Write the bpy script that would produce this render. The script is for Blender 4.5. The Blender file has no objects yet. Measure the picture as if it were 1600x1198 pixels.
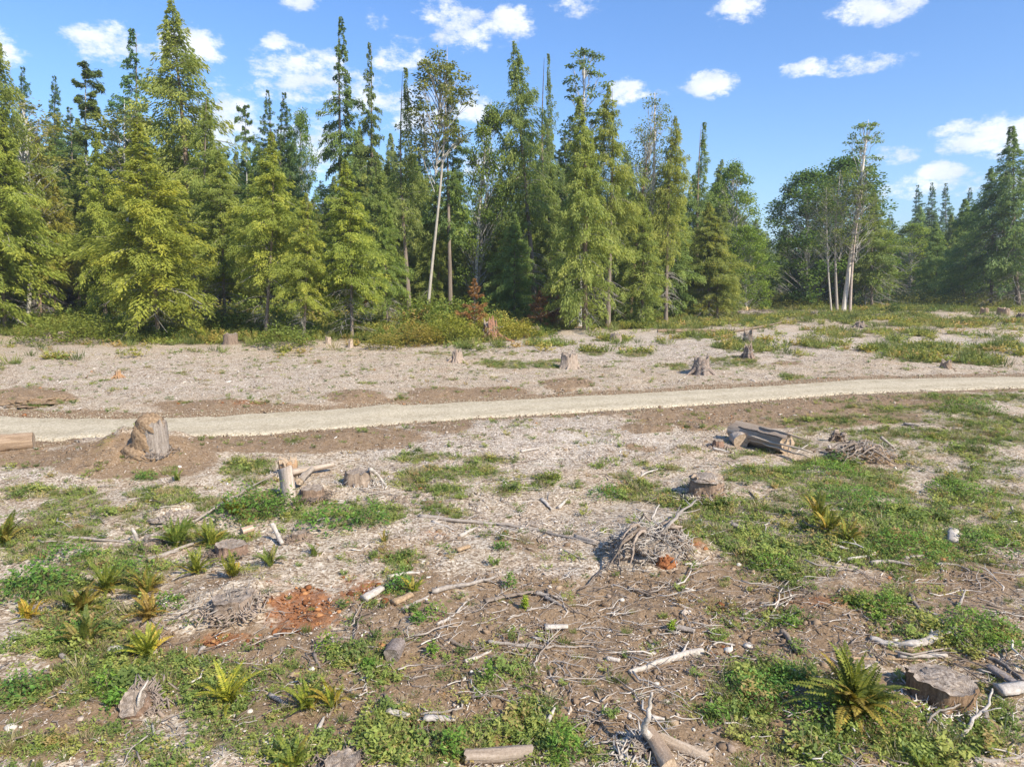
import bpy, math, random
import numpy as np
from mathutils import Vector, Matrix, Euler
random.seed(7)
RAD = math.radians
sc = bpy.context.scene
COL = sc.collection

# ------------------------------------------------------------------ camera
FPX, CXP, CYP, HORIZ = 1101.0, 800.0, 599.0, 428.0
PITCH = math.atan((CYP - HORIZ) / FPX)
CAMZ = 6.0
cam_d = bpy.data.cameras.new("camera")
cam = bpy.data.objects.new("camera", cam_d)
COL.objects.link(cam)
cam_d.sensor_width = 36.0
cam_d.lens = 36.0 * FPX / 1600.0
cam_d.clip_start = 0.1
cam_d.clip_end = 3000.0
cam.location = (0, 0, CAMZ)
cam.rotation_euler = (math.pi / 2 - PITCH, 0, 0)
sc.camera = cam

# ------------------------------------------------------------------ light
SUN_EL, SUN_AZ = 41.0, 134.0        # azimuth clockwise from +Y (camera forward): behind right shoulder
sdir = Vector((math.sin(RAD(SUN_AZ)) * math.cos(RAD(SUN_EL)), math.cos(RAD(SUN_AZ)) * math.cos(RAD(SUN_EL)), math.sin(RAD(SUN_EL))))
sun_d = bpy.data.lights.new("sun", 'SUN')
sun_d.energy = 4.6
sun_d.angle = RAD(0.5)
sun_d.color = (1.0, 0.92, 0.80)
sun = bpy.data.objects.new("sun", sun_d)
COL.objects.link(sun)
sun.rotation_euler = (-sdir).to_track_quat('-Z', 'Y').to_euler()
sun.location = (40, -20, 60)

world = bpy.data.worlds.new("World")
sc.world = world
world.use_nodes = True
NT = world.node_tree
NT.nodes.clear()

class G:
    """small node-graph helper"""
    def __init__(s, nt): s.nt = nt
    def n(s, t, **kw):
        nd = s.nt.nodes.new(t)
        for k, v in kw.items(): setattr(nd, k, v)
        return nd
    def put(s, sock, v):
        if isinstance(v, bpy.types.NodeSocket): s.nt.links.new(v, sock)
        elif v is not None: sock.default_value = v
    def m(s, op, a, b=None, c=None, clamp=False):
        nd = s.n('ShaderNodeMath', operation=op); nd.use_clamp = clamp
        for i, v in enumerate((a, b, c)):
            if v is not None: s.put(nd.inputs[i], v)
        return nd.outputs[0]
    def mix(s, f, a, b, blend='MIX'):
        nd = s.n('ShaderNodeMix', data_type='RGBA', blend_type=blend)
        s.put(nd.inputs[0], f); s.put(nd.inputs[6], a); s.put(nd.inputs[7], b)
        return nd.outputs[2]
    def ramp(s, f, stops):
        nd = s.n('ShaderNodeValToRGB'); s.put(nd.inputs[0], f)
        el = nd.color_ramp.elements
        while len(el) < len(stops): el.new(0.5)
        for e, (p, c) in zip(el, stops):
            e.position = p; e.color = c if len(c) == 4 else (*c, 1)
        return nd.outputs[0]
    def sstep(s, x, a, b):
        nd = s.n('ShaderNodeMapRange', interpolation_type='SMOOTHSTEP')
        s.put(nd.inputs[0], x); nd.inputs[1].default_value = a; nd.inputs[2].default_value = b
        return nd.outputs[0]
    def noise(s, vec, scale, detail=4, rough=0.55, out=0, dist=0.0):
        nd = s.n('ShaderNodeTexNoise'); s.put(nd.inputs['Vector'], vec)
        nd.inputs['Scale'].default_value = scale; nd.inputs['Detail'].default_value = detail
        nd.inputs['Roughness'].default_value = rough; nd.inputs['Distortion'].default_value = dist
        return nd.outputs[out]

w = G(NT)
sky = w.n('ShaderNodeTexSky', sky_type='NISHITA')
sky.sun_disc = False
sky.sun_elevation = RAD(SUN_EL)
sky.sun_rotation = RAD(SUN_AZ)
sky.altitude = 100
sky.air_density = 1.0
sky.dust_density = 0.6
sky.ozone_density = 2.2
hs = w.n('ShaderNodeHueSaturation')
hs.inputs['Saturation'].default_value = 1.0
hs.inputs['Value'].default_value = 1.0
w.put(hs.inputs['Color'], sky.outputs[0])
tc = w.n('ShaderNodeTexCoord')
dirv = tc.outputs['Generated']
sep = w.n('ShaderNodeSeparateXYZ'); w.put(sep.inputs[0], dirv)
# cloud coordinates: azimuth and elevation, edges broken up with noise
az = w.m('ARCTAN2', sep.outputs[0], sep.outputs[1])
el = w.m('ARCSINE', sep.outputs[2])
cmb = w.n('ShaderNodeCombineXYZ'); w.put(cmb.inputs[0], az); w.put(cmb.inputs[1], w.m('MULTIPLY', el, 1.7))
nz1 = w.noise(cmb.outputs[0], 11.0, 8, 0.62)
nz2 = w.noise(cmb.outputs[0], 38.0, 7, 0.68)
nzc = w.m('ADD', w.m('MULTIPLY', w.m('SUBTRACT', nz1, 0.5), 2.2), w.m('MULTIPLY', w.m('SUBTRACT', nz2, 0.5), 2.1))

def pix_dir(px, py):
    u, v = (px - CXP) / FPX, (CYP - py) / FPX
    cp, sp = math.cos(PITCH), math.sin(PITCH)
    return Vector((u, cp + v * sp, -sp + v * cp)).normalized()

# (px, py, rx, ry, softness/opacity) of each cumulus as photographed
CLOUDS = [(172, 66, 62, 32, 1.0), (300, 72, 52, 38, 1.0), (428, 66, 26, 18, .8), (468, 4, 38, 14, .8), (478, 118, 95, 50, .85),
          (440, 140, 70, 28, .8), (622, 92, 55, 34, .75), (745, 48, 75, 34, .95), (795, 42, 48, 32, 1.1), (695, 20, 55, 26, .75),
          (592, 33, 24, 17, .55), (905, 8, 50, 20, .75), (1155, 14, 46, 26, .9), (1372, 12, 62, 24, .85), (1106, 134, 44, 23, 1.05),
          (978, 140, 36, 24, .9), (1015, 148, 40, 12, .5), (1262, 106, 44, 15, .95), (1345, 100, 70, 17, .85), (1545, 212, 85, 30, 1.0),
          (1412, 240, 40, 18, .75), (1474, 268, 34, 18, 1.0), (1500, 288, 100, 18, .6), (735, 168, 42, 30, .9), (655, 170, 60, 50, .75),
          (495, 225, 75, 60, .75), (370, 185, 70, 60, .7), (560, 150, 80, 40, .7), (760, 260, 50, 60, .6), (1600, 290, 60, 30, .7), (1420, 295, 60, 18, .5), (1700, 190, 120, 40, .9),
          (-90, 60, 90, 40, .9), (-200, 180, 120, 40, .8)]
acc = None
for (px, py, rx, ry, op) in CLOUDS:
    d = pix_dir(px, py)
    a0, e0 = math.atan2(d.x, d.y), math.asin(d.z)
    da = w.m('MULTIPLY', w.m('SUBTRACT', az, a0), 1.0 / (rx * .86 / FPX))
    de = w.m('MULTIPLY', w.m('SUBTRACT', el, e0), 1.0 / (ry * .82 / FPX))
    q = w.m('MULTIPLY_ADD', da, da, w.m('MULTIPLY', de, de))
    val = w.m('MULTIPLY', w.m('SUBTRACT', 1.0, w.m('MULTIPLY', q, 0.8)), op)
    acc = val if acc is None else w.m('MAXIMUM', acc, val)
# the rest of the sky carries the same kind of scattered cloud
gen = w.m('SUBTRACT', w.m('MULTIPLY', w.noise(dirv, 3.2, 3, 0.5), 3.6), 1.9)
away = w.sstep(w.m('ABSOLUTE', az), 0.75, 1.0)
acc = w.m('MAXIMUM', acc, w.m('SUBTRACT', w.m('MULTIPLY', gen, away), w.m('SUBTRACT', 1.0, away)))
dens = w.sstep(w.m('ADD', w.m('MULTIPLY', acc, 1.0), w.m('MULTIPLY', nzc, 1.15)), 0.16, .98)
dens = w.m('MULTIPLY', dens, w.sstep(el, -0.02, 0.02))
dens = w.m('MULTIPLY', dens, 0.84)
shade = w.ramp(w.noise(cmb.outputs[0], 14.0, 5, 0.6), [(0.32, (6.0, 6.5, 7.6)), (0.6, (8.6, 8.7, 8.9))])
tintc = w.ramp(w.m('MAXIMUM', el, 0.0), [(0.0, (.86, 1.05, 1.34)), (.12, (.92, 1.12, 1.40)), (.45, (.86, 1.20, 1.62))])
skyb = w.mix(1.0, hs.outputs[0], tintc, 'MULTIPLY')
skyc = w.mix(dens, skyb, shade)
bg = w.n('ShaderNodeBackground'); bg.inputs['Strength'].default_value = 0.092
w.put(bg.inputs['Color'], skyc)
wo = w.n('ShaderNodeOutputWorld'); w.put(wo.inputs['Surface'], bg.outputs[0])

sc.view_settings.view_transform = 'Standard'
sc.view_settings.look = 'None'
sc.view_settings.exposure = 0.66
sc.view_settings.gamma = 1.0
sc.view_settings.use_curve_mapping = False
sc.render.engine = 'CYCLES'
sc.cycles.max_bounces = 6
sc.cycles.transparent_max_bounces = 8
sc.cycles.use_denoising = True

# ------------------------------------------------------------------ helpers
def hash2(ix, iy, seed):
    n = (ix.astype(np.int64) * 374761393 + iy.astype(np.int64) * 668265263 + seed * 974634777) & 0xffffffff
    n = ((n ^ (n >> 13)) * 1274126177) & 0xffffffff
    n = n ^ (n >> 16)
    return (n & 0xffffff) / float(0xffffff)

def vnoise(x, y, seed=0):
    x = np.asarray(x, float); y = np.asarray(y, float)
    ix, iy = np.floor(x), np.floor(y)
    fx, fy = x - ix, y - iy
    fx = fx * fx * (3 - 2 * fx); fy = fy * fy * (3 - 2 * fy)
    a = hash2(ix, iy, seed); b = hash2(ix + 1, iy, seed); c = hash2(ix, iy + 1, seed); d = hash2(ix + 1, iy + 1, seed)
    return (a + (b - a) * fx) * (1 - fy) + (c + (d - c) * fx) * fy

def fbm(x, y, seed=0, octv=4, gain=0.5):
    s, amp, tot = 0.0, 1.0, 0.0
    x = np.asarray(x, float); y = np.asarray(y, float)
    for i in range(octv):
        s = s + amp * vnoise(x, y, seed + i * 17); tot += amp
        amp *= gain; x = x * 2.03 + 11.3; y = y * 2.03 + 5.7
    return s / tot

def sst(x, a, b):
    t = np.clip((np.asarray(x, float) - a) / (b - a), 0, 1)
    return t * t * (3 - 2 * t)

def make_mesh(name, V, quads=None, tris=None, mats=(), attrs=None, smooth=False, midx=None):
    V = np.asarray(V, np.float32).reshape(-1, 3)
    me = bpy.data.meshes.new(name)
    q = np.zeros((0, 4), np.int32) if quads is None else np.asarray(quads, np.int32).reshape(-1, 4)
    t = np.zeros((0, 3), np.int32) if tris is None else np.asarray(tris, np.int32).reshape(-1, 3)
    nl = q.size + t.size
    me.vertices.add(len(V)); me.vertices.foreach_set('co', V.ravel())
    me.loops.add(nl); me.loops.foreach_set('vertex_index', np.concatenate([q.ravel(), t.ravel()]).astype(np.int32))
    me.polygons.add(len(q) + len(t))
    starts = np.concatenate([np.arange(len(q)) * 4, q.size + np.arange(len(t)) * 3]).astype(np.int32)
    me.polygons.foreach_set('loop_start', starts)
    if smooth: me.polygons.foreach_set('use_smooth', np.ones(len(starts), bool))
    for m_ in mats: me.materials.append(m_)
    if midx is not None: me.polygons.foreach_set('material_index', np.asarray(midx, np.int32))
    if attrs:
        for k, v in attrs.items():
            a = me.attributes.new(k, 'FLOAT', 'POINT'); a.data.foreach_set('value', np.asarray(v, np.float32))
    me.update(calc_edges=True)
    return me

def obj(name, me, parent=None, kind=None, label=None, cat=None, group=None, loc=None):
    o = bpy.data.objects.new(name, me)
    COL.objects.link(o)
    if parent is not None: o.parent = parent
    if kind: o['kind'] = kind
    if label: o['label'] = label
    if cat: o['category'] = cat
    if group: o['group'] = group
    if loc is not None: o.location = loc
    return o

class MB:
    """collects pieces into one mesh"""
    def __init__(s): s.V, s.Q, s.T, s.n = [], [], [], 0
    def add(s, V, Q=None, T=None):
        V = np.asarray(V, float).reshape(-1, 3)
        if Q is not None and len(Q): s.Q.append(np.asarray(Q, int).reshape(-1, 4) + s.n)
        if T is not None and len(T): s.T.append(np.asarray(T, int).reshape(-1, 3) + s.n)
        s.V.append(V); s.n += len(V)
    def mesh(s, name, mat, smooth=False, attrs=None):
        return make_mesh(name, np.concatenate(s.V), np.concatenate(s.Q) if s.Q else None, np.concatenate(s.T) if s.T else None,
                         [mat] if mat else [], attrs, smooth)

def tube(P, R, n=6, rough=0.0, rng=None, caps=True, flat=1.0):
    """tapered tube along points P with radii R"""
    P = np.asarray(P, float); R = np.asarray(R, float)
    m = len(P)
    D = np.gradient(P, axis=0); D /= np.linalg.norm(D, axis=1)[:, None] + 1e-9
    ref = np.array([0, 0, 1.0]) if abs(D[:, 2]).mean() < 0.8 else np.array([1.0, 0, 0])
    A = np.cross(D, ref); A /= np.linalg.norm(A, axis=1)[:, None] + 1e-9
    B = np.cross(A, D)
    th = np.arange(n) * 2 * math.pi / n
    rr = R[:, None] * np.ones((1, n))
    if rough and rng is not None:
        rr = rr * (1 + rough * (rng.random((1, n)) - .5) * 1.4 + rough * (rng.random((m, n)) - .5))
    V = P[:, None, :] + rr[..., None] * (A[:, None, :] * np.cos(th)[None, :, None] + B[:, None, :] * np.sin(th)[None, :, None] * flat)
    V = V.reshape(-1, 3)
    i = np.arange(m - 1)[:, None] * n; j = np.arange(n)[None, :]; k = (j + 1) % n
    Q = np.stack([i + j, i + k, i + n + k, i + n + j], -1).reshape(-1, 4)
    T = []
    if caps:
        V = np.vstack([V, P[0], P[-1]])
        a, b = m * n, m * n + 1
        for q in range(n):
            T.append((a, (q + 1) % n, q)); T.append((b, (m - 1) * n + q, (m - 1) * n + (q + 1) % n))
    return V, Q, T

# ------------------------------------------------------------------ ground shape
def pix_flat(px, py, z=0.0):
    d = pix_dir(px, py)
    t = (z - CAMZ) / d.z
    return d.x * t, d.y * t

ROAD_TOP = [(-400, 628), (-200, 640), (0, 650), (150, 657), (230, 658), (330, 655), (480, 643), (600, 635), (750, 626), (900, 621), (1000, 615), (1120, 607), (1250, 600), (1380, 595), (1480, 592), (1600, 590), (1800, 588), (2100, 587)]
ROAD_BOT = [(-400, 672), (-200, 680), (0, 684), (150, 686), (230, 684), (330, 681), (480, 673), (600, 663), (750, 651), (900, 643), (1000, 637), (1120, 630), (1250, 619), (1380, 609), (1480, 606), (1600, 603), (1800, 600), (2100, 598)]

def project(x, y, z):
    cp, sp = math.cos(PITCH), math.sin(PITCH)
    dz = z - CAMZ
    dep = y * cp - dz * sp
    v = y * sp + dz * cp
    dep = np.maximum(dep, 0.05)
    return CXP + FPX * x / dep, CYP - FPX * v / dep

MOUNDS = [(226, 712, 90, .72), (180, 716, 110, .16), (40, 622, 62, .36), (555, 622, 48, .26), (690, 617, 40, .18), (884, 602, 46, .26),
          (345, 636, 60, .20), (420, 641, 60, .12), (1018, 848, 78, .34), (370, 930, 90, .30), (275, 800, 36, .30), (1180, 492, 50, .5), (1345, 706, 60, .16),
          (480, 770, 40, .22), (1095, 580, 30, .22), (1168, 556, 22, .18), (1105, 768, 70, .16), (700, 700, 60, .05), (600, 640, 50, .12),
          (1010, 672, 40, .12), (1095, 668, 40, .12), (1290, 935, 90, .14), (530, 690, 80, .14), (140, 684, 30, .16), (1420, 525, 60, .25), (1560, 520, 60, .3), (1250, 500, 60, .35)]
MW = []
for (px, py, r, h) in MOUNDS:
    x, y = pix_flat(px, py)
    MW.append((x, y, r / FPX * math.hypot(x, math.hypot(y, CAMZ)), h))
_rt = [pix_flat(*p) for p in ROAD_TOP]; _rb = [pix_flat(*p) for p in ROAD_BOT]
RC = np.array([((a[0] + b[0]) / 2, (a[1] + b[1]) / 2) for a, b in zip(_rt, _rb)])

def road_dist(x, y):
    yc = np.interp(x, RC[:, 0], RC[:, 1])
    return np.abs(y - yc)

def gz0(x, y):
    x = np.asarray(x, float); y = np.asarray(y, float)
    base = (fbm(x / 9, y / 9, 3, 3) - .5) * .55 + (fbm(x / 1.6, y / 1.6, 9, 3) - .5) * .20
    rd = road_dist(x, y)
    near = sst(rd, 1.8, 5.0)
    base = base * (0.12 + 0.88 * near)
    # ground climbs under the trees on the left, and gently far right
    ang = x / np.maximum(y, 1)
    hill = sst(y, 80, 135) * 7.0 * sst(-ang, -0.03, 0.28) + sst(y, 220, 600) * 9
    hill = hill + sst(y, 135, 300) * 5.0 * sst(-ang, 0.0, 0.3)
    dip = -0.25 * sst(-ang, 0.2, 0.6) * sst(y, 6, 12) * (1 - sst(y, 18, 24))
    return base * sst(np.hypot(x, y), 0, 6) + hill + dip

def gz(x, y):
    z = gz0(x, y)
    for (mx, my, mr, mh) in MW:
        q = ((np.asarray(x) - mx) ** 2 + (np.asarray(y) - my) ** 2) / (mr * mr)
        z = z + mh * np.exp(-q * 1.6) * (0.8 + 0.4 * vnoise(np.asarray(x) * 3, np.asarray(y) * 3, 5))
    return z

def at(px, py, lift=0.0, h=0.0):
    """point h above the ground seen at photo pixel (px, py)"""
    d = pix_dir(px, py)
    lo, t = 2.0, 2.0
    ts = np.geomspace(3, 900, 700)
    X, Y, Z = d.x * ts, d.y * ts, CAMZ + d.z * ts
    g = gz(X, Y) + h - Z
    k = np.argmax(g > 0)
    if g[k] <= 0: k = len(ts) - 1
    a, b = ts[max(k - 1, 0)], ts[k]
    for _ in range(14):
        c = (a + b) / 2
        if float(gz(d.x * c, d.y * c)) + h > CAMZ + d.z * c: b = c
        else: a = c
    return Vector((d.x * b, d.y * b, float(gz(d.x * b, d.y * b)) + lift + h))

def px_m(p):
    """metres per photo pixel at world point p"""
    return (Vector(p) - Vector((0, 0, CAMZ))).length / FPX

# masks painted on the ground, each list entry an ellipse (px, py, rx, ry, strength)
DIRT = [(50, 619, 66, 15, 1.2), (340, 636, 95, 12, 1.3), (430, 641, 150, 10, 1.3), (555, 620, 50, 13, 1.1), (610, 628, 60, 8, .9), (690, 616, 60, 12, 1.2), (760, 612, 70, 9, 1), (883, 599, 50, 9, 1.1),
        (205, 714, 125, 34, 1.6), (60, 716, 110, 15, 1.1), (270, 728, 50, 15, 1), (430, 692, 200, 14, 1.3), (540, 684, 130, 20, 1.3), (690, 663, 52, 15, 1.1), (1010, 669, 44, 9, 1.1), (1095, 665, 44, 8, .9),
        (1210, 650, 230, 18, 1.5), (1350, 628, 160, 14, 1.4), (1120, 640, 100, 10, .8), (1060, 700, 130, 12, .55), (700, 1070, 480, 140, .95), (900, 970, 450, 100, .8), (1330, 950, 330, 80, .75), (380, 1000, 170, 40, .8), (1130, 900, 130, 45, .8),
        (500, 850, 120, 25, .35), (1100, 1010, 320, 70, .9), (950, 1100, 260, 90, 1), (200, 1030, 180, 60, .9), (80, 1130, 160, 80, .9), (1500, 900, 160, 60, .8), (760, 860, 300, 40, .5), (1300, 1120, 320, 90, .9), (300, 900, 120, 40, .5), (640, 880, 80, 30, .3), (1460, 660, 120, 18, .4), (1230, 567, 35, 4, .8), (130, 690, 80, 8, .6), (1340, 700, 80, 20, .5), (900, 790, 120, 25, .3), (1450, 1040, 160, 40, .6), (470, 1010, 110, 40, .6), (60, 1000, 80, 40, .4), (560, 1130, 200, 60, .7), (900, 510, 80, 4, .6)]
ORNG = [(460, 950, 78, 40, 1.05), (525, 905, 50, 20, .6), (1060, 845, 45, 22, 1.0), (560, 925, 35, 15, .6), (1290, 945, 60, 9, .5), (350, 1000, 70, 16, .5), (790, 1172, 70, 12, .6), (600, 1012, 60, 8, .25), (370, 632, 45, 6, .5), (90, 1140, 40, 20, .35), (1340, 1050, 60, 6, .5), (660, 835, 50, 15, .35), (1350, 735, 40, 10, .5), (330, 830, 50, 20, .15)]
GREEN = [(1400, 800, 260, 100, .74), (1450, 665, 220, 50, .74), (150, 850, 200, 60, .66), (110, 1000, 170, 120, .64), (330, 1120, 300, 70, .5), (1350, 1130, 330, 80, .6), (880, 1170, 150, 40, .5), (1180, 780, 120, 60, .7), (90, 832, 120, 28, 1.1), (150, 802, 90, 18, .9), (90, 770, 55, 12, .9), (225, 745, 22, 8, 1), (270, 735, 17, 9, 1), (260, 778, 50, 20, .8), (390, 742, 45, 25, .9), (370, 792, 80, 28, 1.1), (500, 805, 60, 28, 1.1), (580, 800, 45, 22, 1), (300, 822, 60, 12, .7),
         (60, 915, 60, 28, 1), (160, 868, 70, 25, 1), (230, 900, 80, 45, .9), (40, 970, 70, 25, 1), (130, 960, 70, 30, .9), (20, 1080, 60, 30, 1), (90, 1020, 55, 18, .8), (160, 1075, 80, 30, .8), (60, 1160, 90, 30, .9), (260, 1058, 90, 22, .7), (370, 1115, 120, 50, .95), (200, 1150, 100, 40, .8), (480, 1085, 90, 35, .8), (440, 1165, 90, 40, .9), (600, 1165, 60, 35, .9), (560, 1035, 70, 15, .7), (640, 1062, 90, 16, .55), (632, 912, 28, 22, 1),
         (700, 740, 100, 10, .9), (640, 715, 70, 8, .8), (720, 768, 40, 13, .9), (800, 762, 60, 12, .9), (640, 752, 30, 10, .9), (780, 720, 40, 6, .8), (850, 748, 25, 7, .8), (1000, 680, 12, 4, .3), (930, 676, 30, 4, .3),
         (960, 772, 60, 22, 1), (1010, 770, 50, 15, 1), (965, 745, 22, 8, 1), (1130, 822, 80, 42, 1.1), (1185, 862, 70, 40, 1), (1230, 885, 60, 28, .9), (1130, 788, 90, 18, .8), (1050, 735, 50, 8, .8), (1080, 700, 30, 8, .6),
         (1330, 785, 190, 55, 1.05), (1250, 742, 130, 32, .95), (1400, 830, 150, 55, 1.05), (1510, 765, 140, 38, 1), (1560, 860, 90, 48, .9), (1300, 700, 70, 10, .6), (1490, 702, 150, 20, .8), (1430, 642, 150, 18, .95), (1540, 622, 100, 14, 1.05), (1570, 680, 80, 18, .8), (1240, 690, 60, 10, .6), (1590, 930, 60, 30, .6), (1180, 720, 60, 10, .6), (1330, 660, 80, 8, .7),
         (1390, 940, 30, 22, 1.2), (1230, 967, 26, 14, 1), (1335, 940, 26, 12, .9), (1530, 985, 65, 32, 1.05), (1300, 820, 300, 90, .8), (1520, 700, 160, 60, .8), (1450, 962, 30, 12, .8), (1190, 1090, 80, 42, .95), (1290, 1090, 130, 60, 1.05), (1250, 1155, 170, 55, .95), (1100, 1115, 70, 22, .8), (1460, 1155, 170, 45, .8), (1570, 1130, 60, 60, .8), (1030, 1088, 60, 20, .7), (880, 1155, 60, 40, .95), (700, 1165, 50, 30, .9), (1260, 900, 60, 20, .5), (1150, 960, 40, 12, .4), (1500, 1000, 50, 20, .5),
         (815, 568, 66, 8, 1.1), (990, 553, 34, 5, 1), (930, 552, 14, 4, .9), (1145, 568, 50, 11, 1), (1150, 543, 52, 9, .8), (1062, 576, 14, 5, 1), (1420, 545, 70, 10, .8), (1465, 560, 90, 7, .7), (1530, 564, 45, 7, 1), (1550, 545, 60, 6, .6), (1240, 590, 25, 4, .7), (1280, 540, 60, 5, .5),
         (1050, 505, 170, 9, 1.1), (1250, 497, 220, 8, .9), (1500, 505, 170, 7, .8), (1440, 525, 80, 6, .6), (1330, 520, 60, 5, .4), (1120, 528, 60, 6, .6), (700, 552, 100, 4, .25), (960, 530, 30, 4, .6), (800, 540, 80, 4, .5)]
PALE = [(850, 690, 260, 35, 1), (900, 975, 110, 32, 1), (880, 900, 130, 25, .8), (480, 1000, 70, 18, .9), (60, 740, 120, 20, .5), (1080, 540, 300, 30, .9), (620, 700, 80, 20, .8), (330, 590, 300, 30, .5), (1050, 1000, 80, 16, .6), (1330, 700, 60, 14, .6), (1500, 540, 130, 20, 1), (1540, 650, 60, 8, .8), (770, 830, 200, 30, .5), (240, 570, 200, 12, .4), (1560, 730, 70, 14, .6), (230, 600, 120, 12, .6)]
EDGE = [(-600, 520), (0, 524), (150, 531), (350, 541), (500, 531), (600, 541), (750, 536), (850, 528), (900, 513), (1000, 516), (1080, 500), (1180, 482), (1300, 488), (1600, 486), (2200, 486)]

def blobs(lst, px, py, nz):
    m = np.zeros_like(px)
    for (cx, cy, rx, ry, s) in lst:
        q = ((px - cx) / rx) ** 2 + ((py - cy) / ry) ** 2
        m = np.maximum(m, s * (1.25 - 0.75 * q * (1 + 0.0)))
    return m

def masks(x, y, z=None):
    x = np.asarray(x, float); y = np.asarray(y, float)
    if z is None: z = gz(x, y)
    px, py = project(x, y, z)
    r = np.hypot(x, y)
    n1 = fbm(x / 1.1, y / 1.1, 21, 4, .6); n2 = fbm(x / 1.3, y / 1.3, 57, 4, .62); n3 = fbm(x / 3.5, y / 3.5, 77, 3)
    # wobble the pixel coordinates so that outlines are ragged
    sx = FPX / np.maximum(r, 4)
    wx = px + (n1 - .5) * 0.9 * sx; wy = py + (n2 - .5) * 0.9 * sx * np.clip(CAMZ / np.maximum(r, 4), 0, 1)
    infr = sst(px, -250, -60) * (1 - sst(px, 1660, 1850)) * (1 - sst(py, 1230, 1350)) * (y > 0)
    dirt = blobs(DIRT, wx, wy, n1); orng = blobs(ORNG, wx, wy, n2); green = blobs(GREEN, wx, wy, n2); pale = blobs(PALE, wx, wy, n1)
    out = 1 - infr
    dirt = dirt * infr + out * (n3 * 1.6 - .3)
    green = green * infr + out * (fbm(x / 4, y / 4, 91, 3) * 3 - 1.0)
    rd = road_dist(x, y)
    hw = 2.15
    dirt = np.maximum(dirt, (1 - sst(rd, hw + .2, hw + 1.9)) * 1.1)
    dirt = sst(dirt + (n1 - .5) * 1.0, 0.25, 0.95)
    orng = sst(orng + (n2 - .5) * 1.5 + (n1 - .5) * .9, 0.1, 1.05)
    green = sst(green + (n2 - .5) * 2.4 + (n1 - .5) * 1.3, 0.12, 1.2) * sst(rd, hw + .3, hw + 1.2)
    ey = np.interp(px, [e[0] for e in EDGE], [e[1] for e in EDGE])
    # forest floor: everything farther than the tree line
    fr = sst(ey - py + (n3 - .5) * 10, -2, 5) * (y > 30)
    return dict(dirt=dirt, orng=orng, green=green, pale=np.clip(pale + (n3 - .5) * .8, 0, 1), forest=fr, px=px, py=py, r=r, rd=rd, n1=n1, n2=n2, n3=n3)

# ------------------------------------------------------------------ materials
def new_mat(name):
    m = bpy.data.materials.new(name); m.use_nodes = True
    nt = m.node_tree; nt.nodes.clear(); g = G(nt)
    out = g.n('ShaderNodeOutputMaterial')
    return m, g, out

def principled(g, out, col, rough=0.9, bump=None, spec=0.25, bstr=0.5, bdist=0.02):
    p = g.n('ShaderNodeBsdfPrincipled')
    g.put(p.inputs['Base Color'], col if isinstance(col, bpy.types.NodeSocket) else (*col[:3], 1))
    g.put(p.inputs['Roughness'], rough); p.inputs['Specular IOR Level'].default_value = spec
    if bump is not None:
        b = g.n('ShaderNodeBump'); b.inputs['Strength'].default_value = bstr; b.inputs['Distance'].default_value = bdist
        g.put(b.inputs['Height'], bump); g.put(p.inputs['Normal'], b.outputs[0])
    g.put(out.inputs['Surface'], p.outputs[0])
    return p

def attr(g, name):
    a = g.n('ShaderNodeAttribute'); a.attribute_name = name; return a.outputs['Fac']

def ocoord(g, sx=1, sy=1, sz=1):
    t = g.n('ShaderNodeTexCoord'); mp = g.n('ShaderNodeMapping'); mp.inputs['Scale'].default_value = (sx, sy, sz)
    g.put(mp.inputs[0], t.outputs['Object']); return mp.outputs[0]

# ground -------------------------------------------------------------
MG, g, out = new_mat('cleared_ground')
co = ocoord(g)
vor = g.n('ShaderNodeTexVoronoi'); g.put(vor.inputs['Vector'], g.mix(0.12, co, g.n('ShaderNodeTexNoise').outputs[1])); vor.inputs['Scale'].default_value = 25
vor.inputs['Randomness'].default_value = 1
vs = g.n('ShaderNodeSeparateColor'); g.put(vs.inputs[0], vor.outputs['Color'])
fine = g.noise(co, 34, 5, .7); med = g.noise(co, 5.5, 5, .65); big = g.noise(co, .55, 4, .6)
speck = g.m('ADD', g.m('MULTIPLY', vs.outputs[0], .55), g.m('MULTIPLY', fine, .5))
mulch = g.ramp(speck, [(.20, (.125, .082, .046)), (.40, (.33, .25, .168)), (.60, (.48, .39, .28)), (.86, (.70, .615, .49))])
mulch = g.mix(g.m('MULTIPLY', g.sstep(big, .38, .68), .4), mulch, g.mix(1.0, mulch, (.86, .72, .60, 1), 'MULTIPLY'))
pm = g.m('MULTIPLY', attr(g, 'pale'), g.sstep(med, .25, .6))
mulch = g.mix(g.m('MULTIPLY', pm, .42), mulch, g.ramp(speck, [(.2, (.24, .195, .155)), (.5, (.48, .42, .36)), (.8, (.74, .69, .62))]))
soil = g.ramp(g.m('ADD', g.m('MULTIPLY', fine, .6), g.m('MULTIPLY', med, .4)), [(.30, (.11, .070, .038)), (.5, (.25, .168, .098)), (.68, (.39, .28, .175))])
soil = g.mix(g.m('MULTIPLY', g.sstep(speck, .70, .84), .6), soil, (.50, .41, .32, 1))
orange = g.ramp(g.m('ADD', g.m('MULTIPLY', fine, .45), g.m('MULTIPLY', med, .55)), [(.32, (.085, .035, .017)), (.5, (.26, .095, .035)), (.68, (.42, .19, .075))])
grn = g.ramp(g.m('ADD', g.m('MULTIPLY', fine, .5), g.m('MULTIPLY', med, .5)), [(.32, (.055, .060, .022)), (.5, (.13, .125, .045)), (.68, (.22, .19, .09))])
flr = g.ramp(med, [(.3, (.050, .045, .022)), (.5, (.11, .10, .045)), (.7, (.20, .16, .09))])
brk = g.m('MULTIPLY', g.m('SUBTRACT', med, .5), 1.3)
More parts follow.
